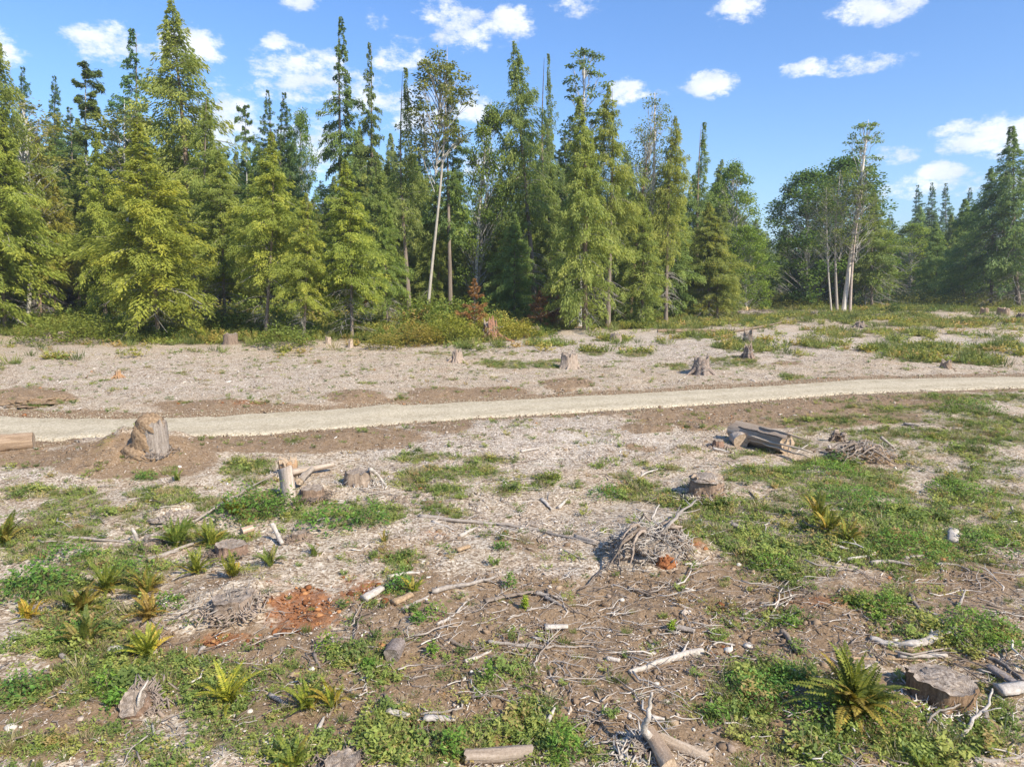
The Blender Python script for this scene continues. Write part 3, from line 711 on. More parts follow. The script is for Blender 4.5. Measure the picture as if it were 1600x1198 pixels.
# ------------------------------------------------------------------ trees
TRI = []
def conifer(seed, H, cb, R, prof, nb, spb, lL, lW, e_bot, e_top, droop, hang, fan, gap=.0, flat=.5, mat=None, lim=None, jit=1.0):
    """crown of a conifer: drooping fan-shaped branches carrying many small sprays; returns (crown mesh, limb mesh)"""
    rg = np.random.default_rng(seed)
    u = np.clip(np.sort(rg.random(nb) ** .78), 0, .992)
    h = H * (cb + (1 - cb) * u)
    azm = rg.uniform(0, 2 * math.pi, nb)
    lobes = 1 + .36 * np.sin(azm * 2 + rg.uniform(0, 6)) * rg.choice([-1, 1]) * (1 - u) + (vnoise(u * 9, azm * 1.3, seed) - .5) * .85 * jit
    L = R * prof(u) * lobes * rg.uniform(.38, 1.12, nb)
    L = np.maximum(L, .15 + .6 * (1 - u))
    if gap: L = L * np.where(rg.random(nb) < gap, rg.uniform(.2, .5, nb), 1)
    e0 = e_bot + (e_top - e_bot) * u + rg.normal(0, .10, nb)
    dr = droop * rg.uniform(.6, 1.4, nb)
    n_i = np.maximum(16, (spb * 3.6 * (L / R) ** 1.05).astype(int))
    B = np.repeat(np.arange(nb), n_i); n = len(B)
    t = rg.random(n) ** .62 * .88 + .12
    w = fan * (1.06 - t) * np.sqrt(t) * 2 * L[B]
    s = rg.uniform(-1, 1, n)
    od = np.stack([np.cos(azm), np.sin(azm)], 1)[B]; sd = np.stack([-np.sin(azm), np.cos(azm)], 1)[B]
    along = L[B] * t * np.cos(e0[B]); lat = s * w
    zz = L[B] * t * np.sin(e0[B]) - dr[B] * L[B] * t ** 2 - np.abs(lat) * .30 + rg.normal(0, .055, n) * L[B] - hang * .55 * rg.random(n) ** 2
    xy = od * along[:, None] + sd * lat[:, None]
    p = np.concatenate([xy, (h[B] + zz)[:, None]], 1)
    slope = np.sin(e0[B]) - 2 * dr[B] * t
    ph = s * .9 + rg.normal(0, .35, n)
    d = np.concatenate([od * np.cos(ph)[:, None] + sd * np.sin(ph)[:, None], (slope - hang * rg.uniform(.3, 1.3, n))[:, None]], 1)
    d = norm(d + rg.normal(0, .12, (n, 3)))
    up = norm(np.array([0, 0, 1.0]) * flat + rg.normal(0, 1, (n, 3)) * (1 - flat) * .6)
    wv = norm(np.cross(d, up))
    sz = rg.uniform(.5, 1.1, n) * (.72 + .3 * (L[B] / R))
    V, Q = kite(p, d, wv, lL * sz, lW * .72 * rg.uniform(.6, 1.2, n), .42)
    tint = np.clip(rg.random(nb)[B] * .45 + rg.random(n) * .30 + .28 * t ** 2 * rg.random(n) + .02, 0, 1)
    # leader
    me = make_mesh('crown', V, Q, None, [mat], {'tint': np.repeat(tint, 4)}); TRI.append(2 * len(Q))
    b = MB()
    for i in range(0, nb, 1 if nb < 90 else 3):
        ts = np.linspace(0, .85, 4)
        P = np.stack([od_ * 0 for od_ in ()], 0) if False else np.concatenate([
            (np.array([math.cos(azm[i]), math.sin(azm[i])])[None, :] * (L[i] * ts * math.cos(e0[i]))[:, None]),
            (h[i] + L[i] * ts * math.sin(e0[i]) - dr[i] * L[i] * ts ** 2)[:, None]], 1)
        b.add(*tube(P, (.018 + .010 * L[i]) * (1 - .8 * ts), 3, 0, None, False))
    return me, b.mesh('limbs', lim or B_TWIG)

def dead_branches(seed, H, z0, z1, R, nb, drop=.5):
    rg = np.random.default_rng(seed); b = MB()
    for i in range(nb):
        h = H * rg.uniform(z0, z1); a = rg.uniform(0, 6.28); L = R * rg.uniform(.45, 1.1)
        ts = np.linspace(0, 1, 6)
        P = np.stack([np.cos(a + .3 * ts) * L * ts, np.sin(a + .3 * ts) * L * ts, h + .15 * L * ts - drop * L * ts ** 2], 1)
        b.add(*tube(P, .045 * (1 - .85 * ts), 3, 0, None, False))
        for q in range(4):
            k = rg.integers(1, 5); d = np.array([math.cos(a + rg.choice([-1, 1]) * .8), math.sin(a + rg.choice([-1, 1]) * .8), -rg.uniform(.2, 1.1)])
            s = np.linspace(0, 1, 3)[:, None]
            b.add(*tube(P[k] + d * s * L * .35, .022 * (1 - .8 * s[:, 0]), 3, 0, None, False))
    return b.mesh('bare_branches', B_TWIG)

def broad(seed, H, cb, R, ncl, per, leaf, mat, prof, clr=.2, limr=.05, zf=.6, up=.6):
    rg = np.random.default_rng(seed); b = MB(); Vs, Qs, Ts = [], [], []
    nv = 0
    for c_ in range(ncl):
        u = rg.uniform(0, 1); a = rg.uniform(0, 6.28); rr = R * float(prof(u)) * rg.uniform(.25, 1.0) ** .6
        cz = H * (cb + (1 - cb) * (u * .93))
        c0 = np.array([math.cos(a) * rr, math.sin(a) * rr, cz])
        cr = R * clr * rg.uniform(.55, 1.3)
        n = int(per * rg.uniform(.6, 1.3))
        dd = norm(rg.normal(0, 1, (n, 3))) * (rg.random((n, 1)) ** .4) * cr * np.array([1.15, 1.15, zf])
        p = c0 + dd
        d = norm(dd * [1, 1, .3] + rg.normal(0, cr * .5, (n, 3)) - [0, 0, cr * .25])
        wv = norm(np.cross(d, np.array([0, 0, 1.0]) + rg.normal(0, .45, (n, 3))))
        V, Q = kite(p, d, wv, leaf * rg.uniform(.6, 1.3, n), leaf * .62, .5)
        Vs.append(V); Qs.append(Q + nv); nv += len(V)
        base = rg.random() * .5
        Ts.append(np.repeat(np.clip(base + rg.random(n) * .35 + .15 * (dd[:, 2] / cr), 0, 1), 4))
        t = np.linspace(0, 1, 6)[:, None]
        z0 = cz - (rr * up + .05 * H) * rg.uniform(.8, 1.3)
        p0 = np.array([0, 0, max(z0, cb * H * .5)])
        P = p0 + (c0 - p0) * t + rg.normal(0, .03 * R, (6, 3)) * t * (1 - t) * 4
        b.add(*tube(P, limr * (1 - .75 * t[:, 0]), 4, 0, None, False))
        for q in range(3):
            e = c0 + rg.normal(0, cr * .6, 3); s = np.linspace(0, 1, 3)[:, None]
            b.add(*tube(P[3] + (e - P[3]) * s, limr * .4 * (1 - .7 * s[:, 0]), 3, 0, None, False))
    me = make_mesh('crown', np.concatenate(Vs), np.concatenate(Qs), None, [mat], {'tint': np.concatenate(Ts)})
    return me, b.mesh('limbs', B_PALE)

def trunk_mesh(seed, H, r, wob=.25, mat=None, flare=.5, n=9, tp=1.0):
    rg = np.random.default_rng(seed); m = 16
    t = np.linspace(0, 1, m) ** 1.15
    P = np.stack([np.sin(t * rg.uniform(2, 5) + rg.uniform(0, 6)) * wob, np.sin(t * rg.uniform(2, 5) + rg.uniform(0, 6)) * wob, t * H * .985], 1)
    P[:, :2] -= P[0, :2]; P[:, :2] *= (1 - .3 * t[:, None])
    P = np.vstack([[0, 0, -1.2], P[:1] + [0, 0, 0], P[:1] + [0, 0, .35], P[1:]])
    R = np.concatenate([[r * (1 + flare * 1.3), r * (1 + flare), r * (1 + flare * .35)], r * (1 - t[1:]) ** tp + .015])
    b = MB(); b.add(*tube(P, R, n, .12, rg))
    return b.mesh('trunk', mat, smooth=True)

P_cone = lambda u: np.clip((1 - u) * 1.55, 0, 1) ** .9 * (.70 + .30 * np.minimum(1, u * 4)) + .02
P_col = lambda u: np.clip((1 - u) * 2.1, 0, 1) ** .85 * (.70 + .30 * np.sin(np.pi * np.clip(u + .15, 0, 1))) + .02
P_spire = lambda u: (1 - u) ** 1.0 * (.7 + .3 * np.minimum(1, u * 5)) + .03
P_flat = lambda u: np.clip(.35 + .8 * np.sin(np.pi * np.clip(u * .9 + .1, 0, 1)), .2, 1.1)
P_round = lambda u: np.sqrt(np.clip(1 - (2 * u - .8) ** 2 * .75, .05, 1))
P_top = lambda u: np.clip(.45 + .7 * u, 0, 1) * np.sqrt(np.clip(1.08 - u ** 3, 0, 1))

HC = 25.0
KIND = {}
def defkind(key, crown, R, tr, tmat, wob=.25, dead=None, flare=.5, seed=0):
    KIND[key] = dict(crown=crown[0], limbs=crown[1], R=R, trunk=trunk_mesh(seed + 5, HC, tr, wob, tmat, flare, tp=.62 if key[:3] == 'ald' else 1.0), dead=dead)

defkind('hemA', conifer(101, HC, .08, 4.2, P_cone, 430, 62, 0.39, 0.14, .25, .75, .55, .65, .20, .10, .35, M_HEM), 4.4, .26, B_CON)
defkind('hemB', conifer(102, HC, .20, 3.8, P_cone, 380, 58, 0.39, 0.13, .20, .80, .60, .80, .20, .14, .30, M_HEM), 4.0, .24, B_CON, seed=1, dead=dead_branches(31, HC, .05, .30, 2.6, 34, .55))
defkind('hemC', conifer(103, HC, .27, 3.6, P_col, 360, 56, 0.39, 0.13, .10, .9, .55, .85, .20, .18, .28, M_HEM), 3.8, .24, B_CON, seed=2, dead=dead_branches(32, HC, .06, .36, 2.6, 36, .6))
defkind('cedA', conifer(111, HC, .32, 3.2, P_col, 330, 44, 0.39, 0.12, .10, .85, .5, 1.0, .20, .24, .25, M_CED, None, 1.4), 3.3, .27, B_CON, seed=3, dead=dead_branches(33, HC, .08, .42, 2.2, 34, .6))
defkind('cedB', conifer(112, HC, .32, 3.0, P_spire, 300, 42, 0.37, 0.11, .15, .95, .45, 1.0, .20, .28, .25, M_CED, None, 1.6), 3.0, .25, B_CON, .35, seed=4)
defkind('cedC', conifer(113, HC, .05, 4.0, P_cone, 430, 58, 0.40, 0.14, .05, .85, .55, 1.1, .20, .12, .25, M_CED), 4.0, .32, B_CON, seed=5)
defkind('cedD', conifer(114, HC, .14, 3.6, P_cone, 360, 52, 0.39, 0.13, .05, .75, .5, 1.0, .20, .16, .25, M_CED, None, 1.3), 3.6, .3, B_CON, seed=6,
        dead=dead_branches(9, HC, .05, .5, 4.0, 60, .75))
defkind('firA', conifer(121, HC, .34, 3.4, P_spire, 230, 74, 0.35, 0.14, -.02, .55, .38, .5, .24, .18, .45, M_FIR, None, 1.5), 3.4, .27, B_CON, seed=7)
defkind('firB', conifer(122, HC, .06, 3.8, P_cone, 400, 56, 0.37, 0.14, .0, .7, .28, .4, .22, .08, .45, M_FIR), 3.8, .28, B_CON, seed=8)
defkind('firC', conifer(123, HC, .55, 3.2, P_top, 60, 170, .50, .18, .1, .6, .30, .3, .34, .25, .6, M_FIR, None, 1.5), 3.2, .22, B_PALE, seed=9)
defkind('aldA', broad(131, HC, .60, 2.5, 60, 70, .28, M_ALD, P_round, .24, .045, .75, .9), 2.5, .20, B_PALE, .55, flare=.2, seed=10)
defkind('aldB', broad(132, HC, .48, 2.6, 56, 42, .26, M_ALD, P_round, .26, .04, .8, 1.0), 2.6, .15, B_PALE, .35, flare=.2, seed=11)
defkind('aldC', broad(133, HC, .56, 2.6, 54, 60, .26, M_CED, P_top, .17, .04, .45, .5), 2.6, .26, B_PALE, .08, flare=.45, seed=12)
defkind('mapA', broad(141, HC, .03, 6.0, 190, 110, .40, M_MAP, P_round, .20, .05, .95, .7), 6.0, .28, B_PALE, .4, seed=13)
defkind('mapB', broad(142, HC, .18, 5.0, 130, 100, .38, M_MAP, P_round, .20, .05, .95, .7), 5.0, .26, B_PALE, .4, seed=14)

def tree(kind, bx, by, Y, tx, ty, wpx, label, color=(1, 1, 1), group=None, name=None, dead=None, cat='tree', tcol=(1, 1, 1), thick=1.0, rot=None, rnd=random):
    K = KIND[kind]
    if by is not None:
        b = at(bx, by)
    else:
        b = None
        x = (bx - CXP) / FPX * Y
        for _ in range(4):
            z = float(gz(x, Y)); dep = Y * math.cos(PITCH) - (z - CAMZ) * math.sin(PITCH)
            x = (bx - CXP) / FPX * dep
        b = Vector((x, Y, float(gz(x, Y))))
    d = pix_dir(tx, ty); t = b.y / d.y
    top = Vector((d.x * t, b.y, CAMZ + d.z * t))
    ax = top - b; H = ax.length
    s = H / HC; dist = math.hypot(b.y, b.x)
    wid = (.92 if kind == 'hemA' else 1.0) * wpx * dist / FPX / (2 * K['R'])
    wid = max(.45 * s, min(wid, 1.9 * s))
    nm = name or {'hem': 'hemlock_tree', 'ced': 'cedar_tree', 'fir': 'fir_tree', 'ald': 'alder_tree', 'map': 'maple_tree'}[kind[:3]]
    root = obj(nm, None, None, None, label, cat, group, b)
    q = Vector((0, 0, 1)).rotation_difference(ax.normalized())
    root.rotation_euler = (q.to_matrix() @ Matrix.Rotation(rnd.uniform(0, 6.28) if rot is None else rot, 3, 'Z')).to_euler()
    tr = obj('trunk', K['trunk'], root); tr.scale = (s * thick, s * thick, s); tr.color = (*tcol, 1)
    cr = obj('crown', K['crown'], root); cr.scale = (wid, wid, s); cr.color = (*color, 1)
    lb = obj('limbs', K['limbs'], root, 'stuff'); lb.scale = (wid, wid, s)
    if K['dead'] or dead:
        db = obj('bare_branches', dead or K['dead'], root, 'stuff'); db.scale = (wid, wid, s)
    return root

DEADLOW = dead_branches(19, HC, .06, .28, 3.6, 26, .7)
YL = (1.25, 1.14, .80)      # sun-yellowed foliage
# kind, base px, base py, depth, top px, top py, crown width px, label, colour ...
FRONT = [
 ('hemA', 248, 530, 0, 214, 190, 205, 'broad yellow-green hemlock in front of the tall cedar, with dead lower twigs at its base', dict(color=(1.2, 1.12, .8), dead=DEADLOW, tcol=(1.2, 1.1, 1))),
 ('cedA', 306, 512, 0, 268, -6, 150, 'tallest cedar with long bare grey trunk and flared foot, its tip at the picture top', dict(color=(1.2, 1.15, .9), thick=1.35, tcol=(1.3, 1.2, 1.1))),
 ('hemB', 352, 517, 0, 340, 235, 125, 'green hemlock with dark slim stem left of the round cut stump at the edge', dict(color=(1.0, 1.0, .9))),
 ('hemC', 415, 528, 0, 424, 205, 130, 'bushy fresh green hemlock in the gap left of the two spired dark firs', dict(color=(1.15, 1.12, .85))),
 ('hemB', 550, 528, 0, 538, 248, 135, 'bright green hemlock with one pale foot, in front of the dark firs', dict(color=(1.12, 1.12, .85))),
 ('cedA', 583, 470, 82, 592, 250, 90, 'slim hemlock with straight pale trunk close behind the bright green hemlock', dict(color=(1.0, 1.05, .9), tcol=(1.2, 1.15, 1.1))),
 ('cedB', 640, None, 84, 634, 104, 90, 'cedar with ragged narrow spire between the dark firs and the leaning pale alder', dict(color=(1.05, 1.05, .95))),
 ('firA', 541, None, 92, 533, 24, 95, 'tallest dark fir with a sharp pointed tip, left of the pair', dict(color=(1.15, 1.2, 1))),
 ('firA', 585, None, 95, 577, 64, 66, 'second dark fir of the pair, narrower and bent beside the tallest one', dict(color=(1.15, 1.1, 1), rot=2)),
 ('aldA', 667, 508, 0, 692, 66, 95, 'leaning alder with clean white trunk and thin top among the middle trees', dict(color=(1.1, 1.0, .9), thick=.72, tcol=(.98, .93, .86))),
 ('firA', 704, 470, 86, 704, 118, 92, 'dark fir directly behind the right side of the leaning white alder', dict(color=(1.1, 1.15, .95), rot=4)),
 ('mapB', 742, None, 88, 772, 150, 85, 'alder with crooked leaning dark limb and small rounded crown', dict(color=(1.0, 1.0, .9), name='alder_tree')),
 ('cedA', 838, 478, 88, 804, 62, 105, 'tall cedar with pointed crown above the rust coloured sapling', dict(color=(1.0, 1.05, .95), rot=1)),
 ('cedB', 862, None, 96, 857, 82, 60, 'very narrow cedar spire left of the wispy topped alder', dict(color=(.95, 1.0, 1))),
 ('aldC', 905, None, 82, 914, 68, 95, 'tall alder with white upper trunk and tufted wispy head', dict(color=(.75, .85, .9), thick=.8, tcol=(1.2, 1.2, 1.2))),
 ('cedC', 915, 515, 0, 905, 150, 135, 'large drooping cedar with shaggy skirt standing on the chips near the small round stump', dict(color=(1.15, 1.14, .9), dead=DEADLOW, tcol=(1.1, 1, .95))),
 ('cedA', 950, None, 80, 951, 132, 100, 'yellowish full cedar just right of the tufted alder', dict(color=(1.15, 1.1, .85))),
 ('aldB', 984, 502, 0, 1012, 195, 70, 'thin alder with orange-brown trunk leaning right, left of its paler twin', dict(thick=1.7, tcol=(1.0, .68, .5))),
 ('aldB', 999, 504, 0, 1021, 136, 75, 'thin whitish alder leaning right beside its orange-brown twin', dict(thick=1.5, tcol=(1.4, 1.3, 1.2), rot=3)),
 ('cedA', 1040, None, 86, 1056, 180, 78, 'cedar of middling height right of the two thin leaning alders', dict(color=(1.25, 1.15, .85), rot=2)),
 ('cedC', 1005, None, 84, 1000, 300, 110, 'low bushy cedar behind the feet of the two thin alders', dict(color=(1.1, 1.1, .9), rot=2)),
 ('cedB', 1087, 486, 0, 1101, 190, 80, 'cedar with bare lower trunk and spear shaped top near the end of the middle trees', dict(color=(.9, 1.0, .95), tcol=(1.2, 1.05, .95))),
 ('aldB', 1105, 484, 0, 1098, 330, 40, 'short thin sapling stem leaning beside the spear topped cedar', dict(thick=.7)),
 ('cedA', 1117, 480, 0, 1128, 248, 70, 'rounded cedar with straight bare foot, last conifer before the gap', dict(color=(1.0, 1.05, .9), rot=5, tcol=(1.2, 1.1, 1))),
 ('mapB', 1145, None, 125, 1146, 244, 80, 'broadleaf tree with open round top at the left side of the gap', dict(color=(1.1, 1.15, .95))),
 ('mapA', 1165, None, 110, 1163, 345, 80, 'low leafy tree at the edge of the gap under the open topped one', dict(color=(1.15, 1.2, .95))),
 # the island group at the right
 ('aldC', 1318, 489, 0, 1356, 182, 66, 'tall leaning alder with white trunk and wind-swept top over the open ground', dict(color=(.9, 1.0, .95), thick=1.2, tcol=(1.5, 1.42, 1.36))),
 ('aldB', 1328, 489, 0, 1352, 270, 90, 'second leaning stem crossing close behind the white wind-swept alder', dict(color=(1, 1, .9), thick=1.5, tcol=(1.0, .85, .78))),
 ('aldB', 1299, 489, 0, 1289, 290, 60, 'slim pale alder, leftmost stem of the island group', dict(thick=1.2, tcol=(1.0, .95, .88))),
 ('aldB', 1308, 489, 0, 1318, 262, 70, 'grey alder stem between the slim pale one and the leaning pair', dict(thick=1.5, tcol=(.85, .78, .72))),
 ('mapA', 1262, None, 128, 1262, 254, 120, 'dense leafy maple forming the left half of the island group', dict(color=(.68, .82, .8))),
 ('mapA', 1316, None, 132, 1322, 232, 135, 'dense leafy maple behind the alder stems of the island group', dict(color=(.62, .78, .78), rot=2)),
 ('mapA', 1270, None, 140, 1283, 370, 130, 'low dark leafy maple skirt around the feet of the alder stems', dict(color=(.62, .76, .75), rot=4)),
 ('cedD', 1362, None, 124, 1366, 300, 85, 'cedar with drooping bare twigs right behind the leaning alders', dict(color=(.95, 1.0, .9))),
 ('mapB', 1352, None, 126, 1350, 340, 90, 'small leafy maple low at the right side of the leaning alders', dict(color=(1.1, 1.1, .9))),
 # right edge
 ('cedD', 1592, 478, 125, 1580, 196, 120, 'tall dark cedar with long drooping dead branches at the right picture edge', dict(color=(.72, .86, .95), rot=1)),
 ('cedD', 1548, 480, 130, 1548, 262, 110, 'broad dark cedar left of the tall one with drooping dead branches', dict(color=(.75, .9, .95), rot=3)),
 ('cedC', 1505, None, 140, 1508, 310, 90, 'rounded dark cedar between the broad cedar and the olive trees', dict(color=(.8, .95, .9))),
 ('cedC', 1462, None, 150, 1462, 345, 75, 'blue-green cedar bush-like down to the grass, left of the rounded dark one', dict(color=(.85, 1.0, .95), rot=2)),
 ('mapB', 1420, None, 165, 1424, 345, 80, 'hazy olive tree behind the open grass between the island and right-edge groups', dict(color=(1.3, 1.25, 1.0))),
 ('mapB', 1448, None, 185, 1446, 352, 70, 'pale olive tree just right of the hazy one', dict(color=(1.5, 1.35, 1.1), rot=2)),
 # left edge
 ('cedA', -14, None, 72, -6, 45, 110, 'yellow-green cedar cut by the left picture edge, its top boughs hanging in the sky', dict(color=(1.12, 1.1, .85))),
 ('hemC', 8, 520, 0, 4, 170, 120, 'full hemlock at the left picture edge with grey dead twigs low down', dict(color=(1.1, 1.1, .85), dead=DEADLOW)),
 ('aldB', 44, None, 82, 36, 140, 125, 'olive leaved alder with forked pale stems near the left edge', dict(color=(1.5, 1.2, 1.0), thick=1.3, tcol=(1.2, 1.2, 1.1))),
 ('hemC', 63, 476, 84, 58, 212, 90, 'hemlock with two tall bare pinkish stems showing under its crown', dict(color=(1.3, 1.1, .9), tcol=(1.3, 1.15, 1.05))),
 ('hemC', 86, 500, 0, 88, 290, 80, 'shorter hemlock with browning boughs right of the bare pinkish stems', dict(color=(1.45, 1.15, .9), tcol=(1.2, 1, .9))),
 ('firB', 112, None, 108, 108, 165, 75, 'dark green conifer filling the gap left of the bright yellow hemlock', dict(color=(1, 1.1, 1))),
 ('firC', 150, None, 98, 134, 92, 62, 'fir with pale bare trunk and small flat head', dict(color=(1.2, 1.15, .95), thick=1.1)),
 ('firA', 210, None, 100, 206, 42, 95, 'blue-green fir with open branches against the cloud', dict(color=(1.0, 1.25, 1.35))),
 ('aldA', 205, None, 92, 202, 152, 100, 'alder with several white forked upper stems behind the yellow hemlock', dict(color=(1.2, 1.1, .9), thick=.9, tcol=(1.3, 1.3, 1.3))),
 ('hemA', 165, 512, 0, 152, 205, 110, 'lime green hemlock at the left shoulder of the broad yellow one', dict(color=(1.12, 1.12, .85), rot=2)),
 ('cedA', 320, None, 78, 322, 150, 95, 'thick hanging cedar at the right shoulder of the tallest cedar', dict(color=(1.15, 1.15, .85), rot=4)),
 ('firC', 389, None, 100, 384, 158, 34, 'thin broken topped fir beside the notch of sky', dict(color=(1, 1.1, 1), thick=.8)),
 ('firB', 416, None, 104, 418, 138, 70, 'dark fir with layered boughs right of the thin broken topped fir', dict(color=(1.1, 1.15, 1.05), rot=2)),
 ('firB', 446, None, 100, 444, 142, 80, 'dense dark fir bordering the sky notch before the tallest dark fir', dict(color=(1, 1.1, 1.05), rot=4)),
 ('mapB', 472, None, 108, 470, 160, 50, 'sparse leafy tree behind the dense dark fir at the sky notch', dict(color=(1, 1.1, .9))),
 ('firB', 37, None, 125, 36, 102, 60, 'pointed blue-green fir rising behind the olive alder', dict(color=(1, 1.2, 1.2))),
 ('firB', 86, None, 122, 85, 116, 60, 'pointed fir between the olive alder and the flat headed fir', dict(color=(.95, 1.1, 1.05), rot=3)),
 ('hemB', 475, 530, 0, 478, 300, 100, 'green hemlock in the row between the bushy one and the bright green one', dict(color=(1.15, 1.1, .85), rot=2)),
 ('hemB', 606, 524, 0, 604, 310, 80, 'dark green hemlock left of the foot of the leaning white alder', dict(color=(.9, 1.0, .95), rot=5)),
 ('cedC', 805, 505, 0, 803, 330, 90, 'young drooping cedar behind the rusty bushes', dict(color=(.9, 1.05, .95), rot=1)),
 ('hemC', 745, 500, 0, 762, 300, 80, 'shaded young hemlock behind the rust coloured sapling', dict(color=(.85, 1.0, .95), rot=1)),
 ('cedC', 1058, 492, 0, 1052, 290, 90, 'skirted green cedar between the thin alders and the spear topped cedar', dict(color=(1.15, 1.15, .85), rot=4)),
]
for (kd, bx, by, Y, tx, ty, wpx, lab, kw) in FRONT:
    kw = dict(kw)
    if Y and by is not None: by = None
    tree(kd, bx, by, Y or None, tx, ty, wpx, lab, **kw)

# the forest behind: rows of conifers with shared shapes, tops following the photographed skyline
SKY = [(-700, 120), (-300, 110), (0, 150), (60, 150), (100, 160), (150, 190), (200, 170), (250, 150), (330, 180), (370, 215), (400, 190), (450, 190), (480, 260), (520, 250), (560, 160), (620, 170), (680, 190), (740, 265), (770, 270), (800, 190), (860, 160), (930, 190), (980, 220), (1030, 230), (1070, 235), (1110, 255), (1150, 285),
       (1175, 320), (1200, 335), (1230, 320), (1300, 320), (1380, 325), (1400, 330), (1430, 320), (1470, 305), (1520, 300), (1560, 320), (1600, 310), (1800, 260), (2300, 200)]
rf = random.Random(5)
FARL = 'conifer packed into the shaded forest behind the front row of trees'
def far_row(Y0, Y1, x0, x1, step, dy, kinds, lab, grp, colr):
    x = x0
    while x < x1:
        px = x + rf.uniform(-.5, .5) * step
        Y = rf.uniform(Y0, Y1)
        sk = np.interp(px, [s[0] for s in SKY], [s[1] for s in SKY]) + dy + rf.uniform(-5, 45)
        k = rf.choice(kinds); c0 = rf.uniform(.85, 1.15)
        if 1172 < px < 1215 and Y < 150:
            x += step; continue
        tree(k, px, None, Y, px + rf.uniform(-3, 3), min(sk, 395), step * rf.uniform(2.2, 3.2), lab, color=(colr[0] * c0 * rf.uniform(.9, 1.1), colr[1] * c0, colr[2] * c0), group=grp, name='conifer_tree' if kinds[0][:3] != 'map' else 'broadleaf_tree', rnd=rf)
        x += step
far_row(88, 98, -260, 1150, 40, 60, ['hemB', 'cedC', 'hemA', 'firB', 'cedC'], FARL, 'conifers of the forest behind the front row', (1.0, 1.02, .95))
far_row(105, 125, -300, 1165, 40, 35, ['firB', 'cedC', 'firB', 'hemB'], FARL, 'conifers of the forest behind the front row', (1.0, 1.05, 1))
far_row(130, 160, -300, 1165, 36, 10, ['firB', 'firB', 'cedC'], FARL, 'conifers of the forest behind the front row', (1.0, 1.05, 1.05))
far_row(165, 200, 1120, 1900, 42, 20, ['cedC', 'firB', 'hemB', 'cedC'], 'conifer of the distant wood beyond the open ground on the right', 'conifers of the distant wood on the right', (1.0, 1.1, 1.0))
far_row(215, 260, 1120, 1960, 34, 8, ['firB', 'cedC', 'firB'], 'conifer of the distant wood beyond the open ground on the right', 'conifers of the distant wood on the right', (1.0, 1.1, 1.05))
far_row(140, 165, 1640, 1960, 60, -40, ['cedC', 'hemB', 'firB'], 'conifer of the distant wood beyond the open ground on the right', 'conifers of the distant wood on the right', (1.0, 1.1, 1.0))
far_row(62, 72, -420, -40, 90, 20, ['hemB', 'cedC', 'hemA'], FARL, 'conifers of the forest behind the front row', (1.2, 1.12, .85))
for i, (px, ty, lab) in enumerate([(1434, 288, 'leftmost haze-tinted fir of the four far tips against the pale sky'), (1456, 284, 'second haze-tinted fir of the four far tips, tallest and pointed'), (1478, 285, 'third haze-tinted fir of the four far tips, close beside the tallest'), (1516, 292, 'rightmost haze-tinted fir of the four far tips, apart from the rest')]):
    tree('firB', px, None, 290, px, ty, 42, lab, color=(.9, 1.15, 1.2), group='far haze-tinted firs against the sky')  # blue of the distance haze put into the crown colour

# brush along the forest edge: a mass nobody could count
def shrub_mesh(seed, h, spread, nst, nl_, leaf, mat): return weed_mesh(seed, h, spread, nst, nl_, leaf, mat, .5)
SHR = [shrub_mesh(21, 1.5, 1.5, 26, 22, .24, M_BRUSH), shrub_mesh(22, 1.0, 1.7, 26, 18, .22, M_BRUSH), shrub_mesh(23, 2.4, 1.8, 28, 24, .26, M_MAP), shrub_mesh(24, 1.8, 1.3, 22, 20, .2, M_BRUSH), shrub_mesh(25, 1.6, 1.4, 22, 20, .22, M_CED)]
for m_ in SHR:
    if 'tint' not in m_.attributes:
        rgx = np.random.default_rng(len(m_.vertices)); a = m_.attributes.new('tint', 'FLOAT', 'POINT'); a.data.foreach_set('value', np.repeat(rgx.random(len(m_.vertices) // 4), 4).astype(np.float32))
x, y, r = sample(52000, 52, 150, 1.0, 48); mm = masks(x, y)
ey = np.interp(mm['px'], [e[0] for e in EDGE], [e[1] for e in EDGE])
dpx = ey - mm['py']
front = np.exp(-np.clip(dpx - 6, 0, 99) / 30.0)
slash = np.clip(1.2 - ((mm['px'] - 150) / 160) ** 2 - ((mm['py'] - 480) / 32) ** 2, 0, 1) + np.clip(1.2 - ((mm['px'] - 380) / 100) ** 2 - ((mm['py'] - 475) / 36) ** 2, 0, 1)
keep = (dpx > 1) & (rng.random(len(x)) < (.16 + .22 * front) * (1 - .97 * np.clip(slash, 0, 1)) * sst(mm['n3'], .1, .5) * np.where(mm['px'] > 1150, .55, 1))
x, y, r, dpx = x[keep], y[keep], r[keep], dpx[keep]; n = len(x); pxx = mm['px'][keep]
s_ = rng.uniform(.4, 1.25, n) * (.5 + .8 * sst(dpx, 2, 30)) * np.where(pxx > 1140, .7, 1)
idx = rng.choice(5, n, p=[.28, .26, .16, .14, .16])
scatter('forest_edge_brush', np.stack([x, y, gz(x, y) - .05], 1), np.stack([0 * x, 0 * x, rng.uniform(0, 6, n)], 1), s_, idx, SHR)
print('brush', n)
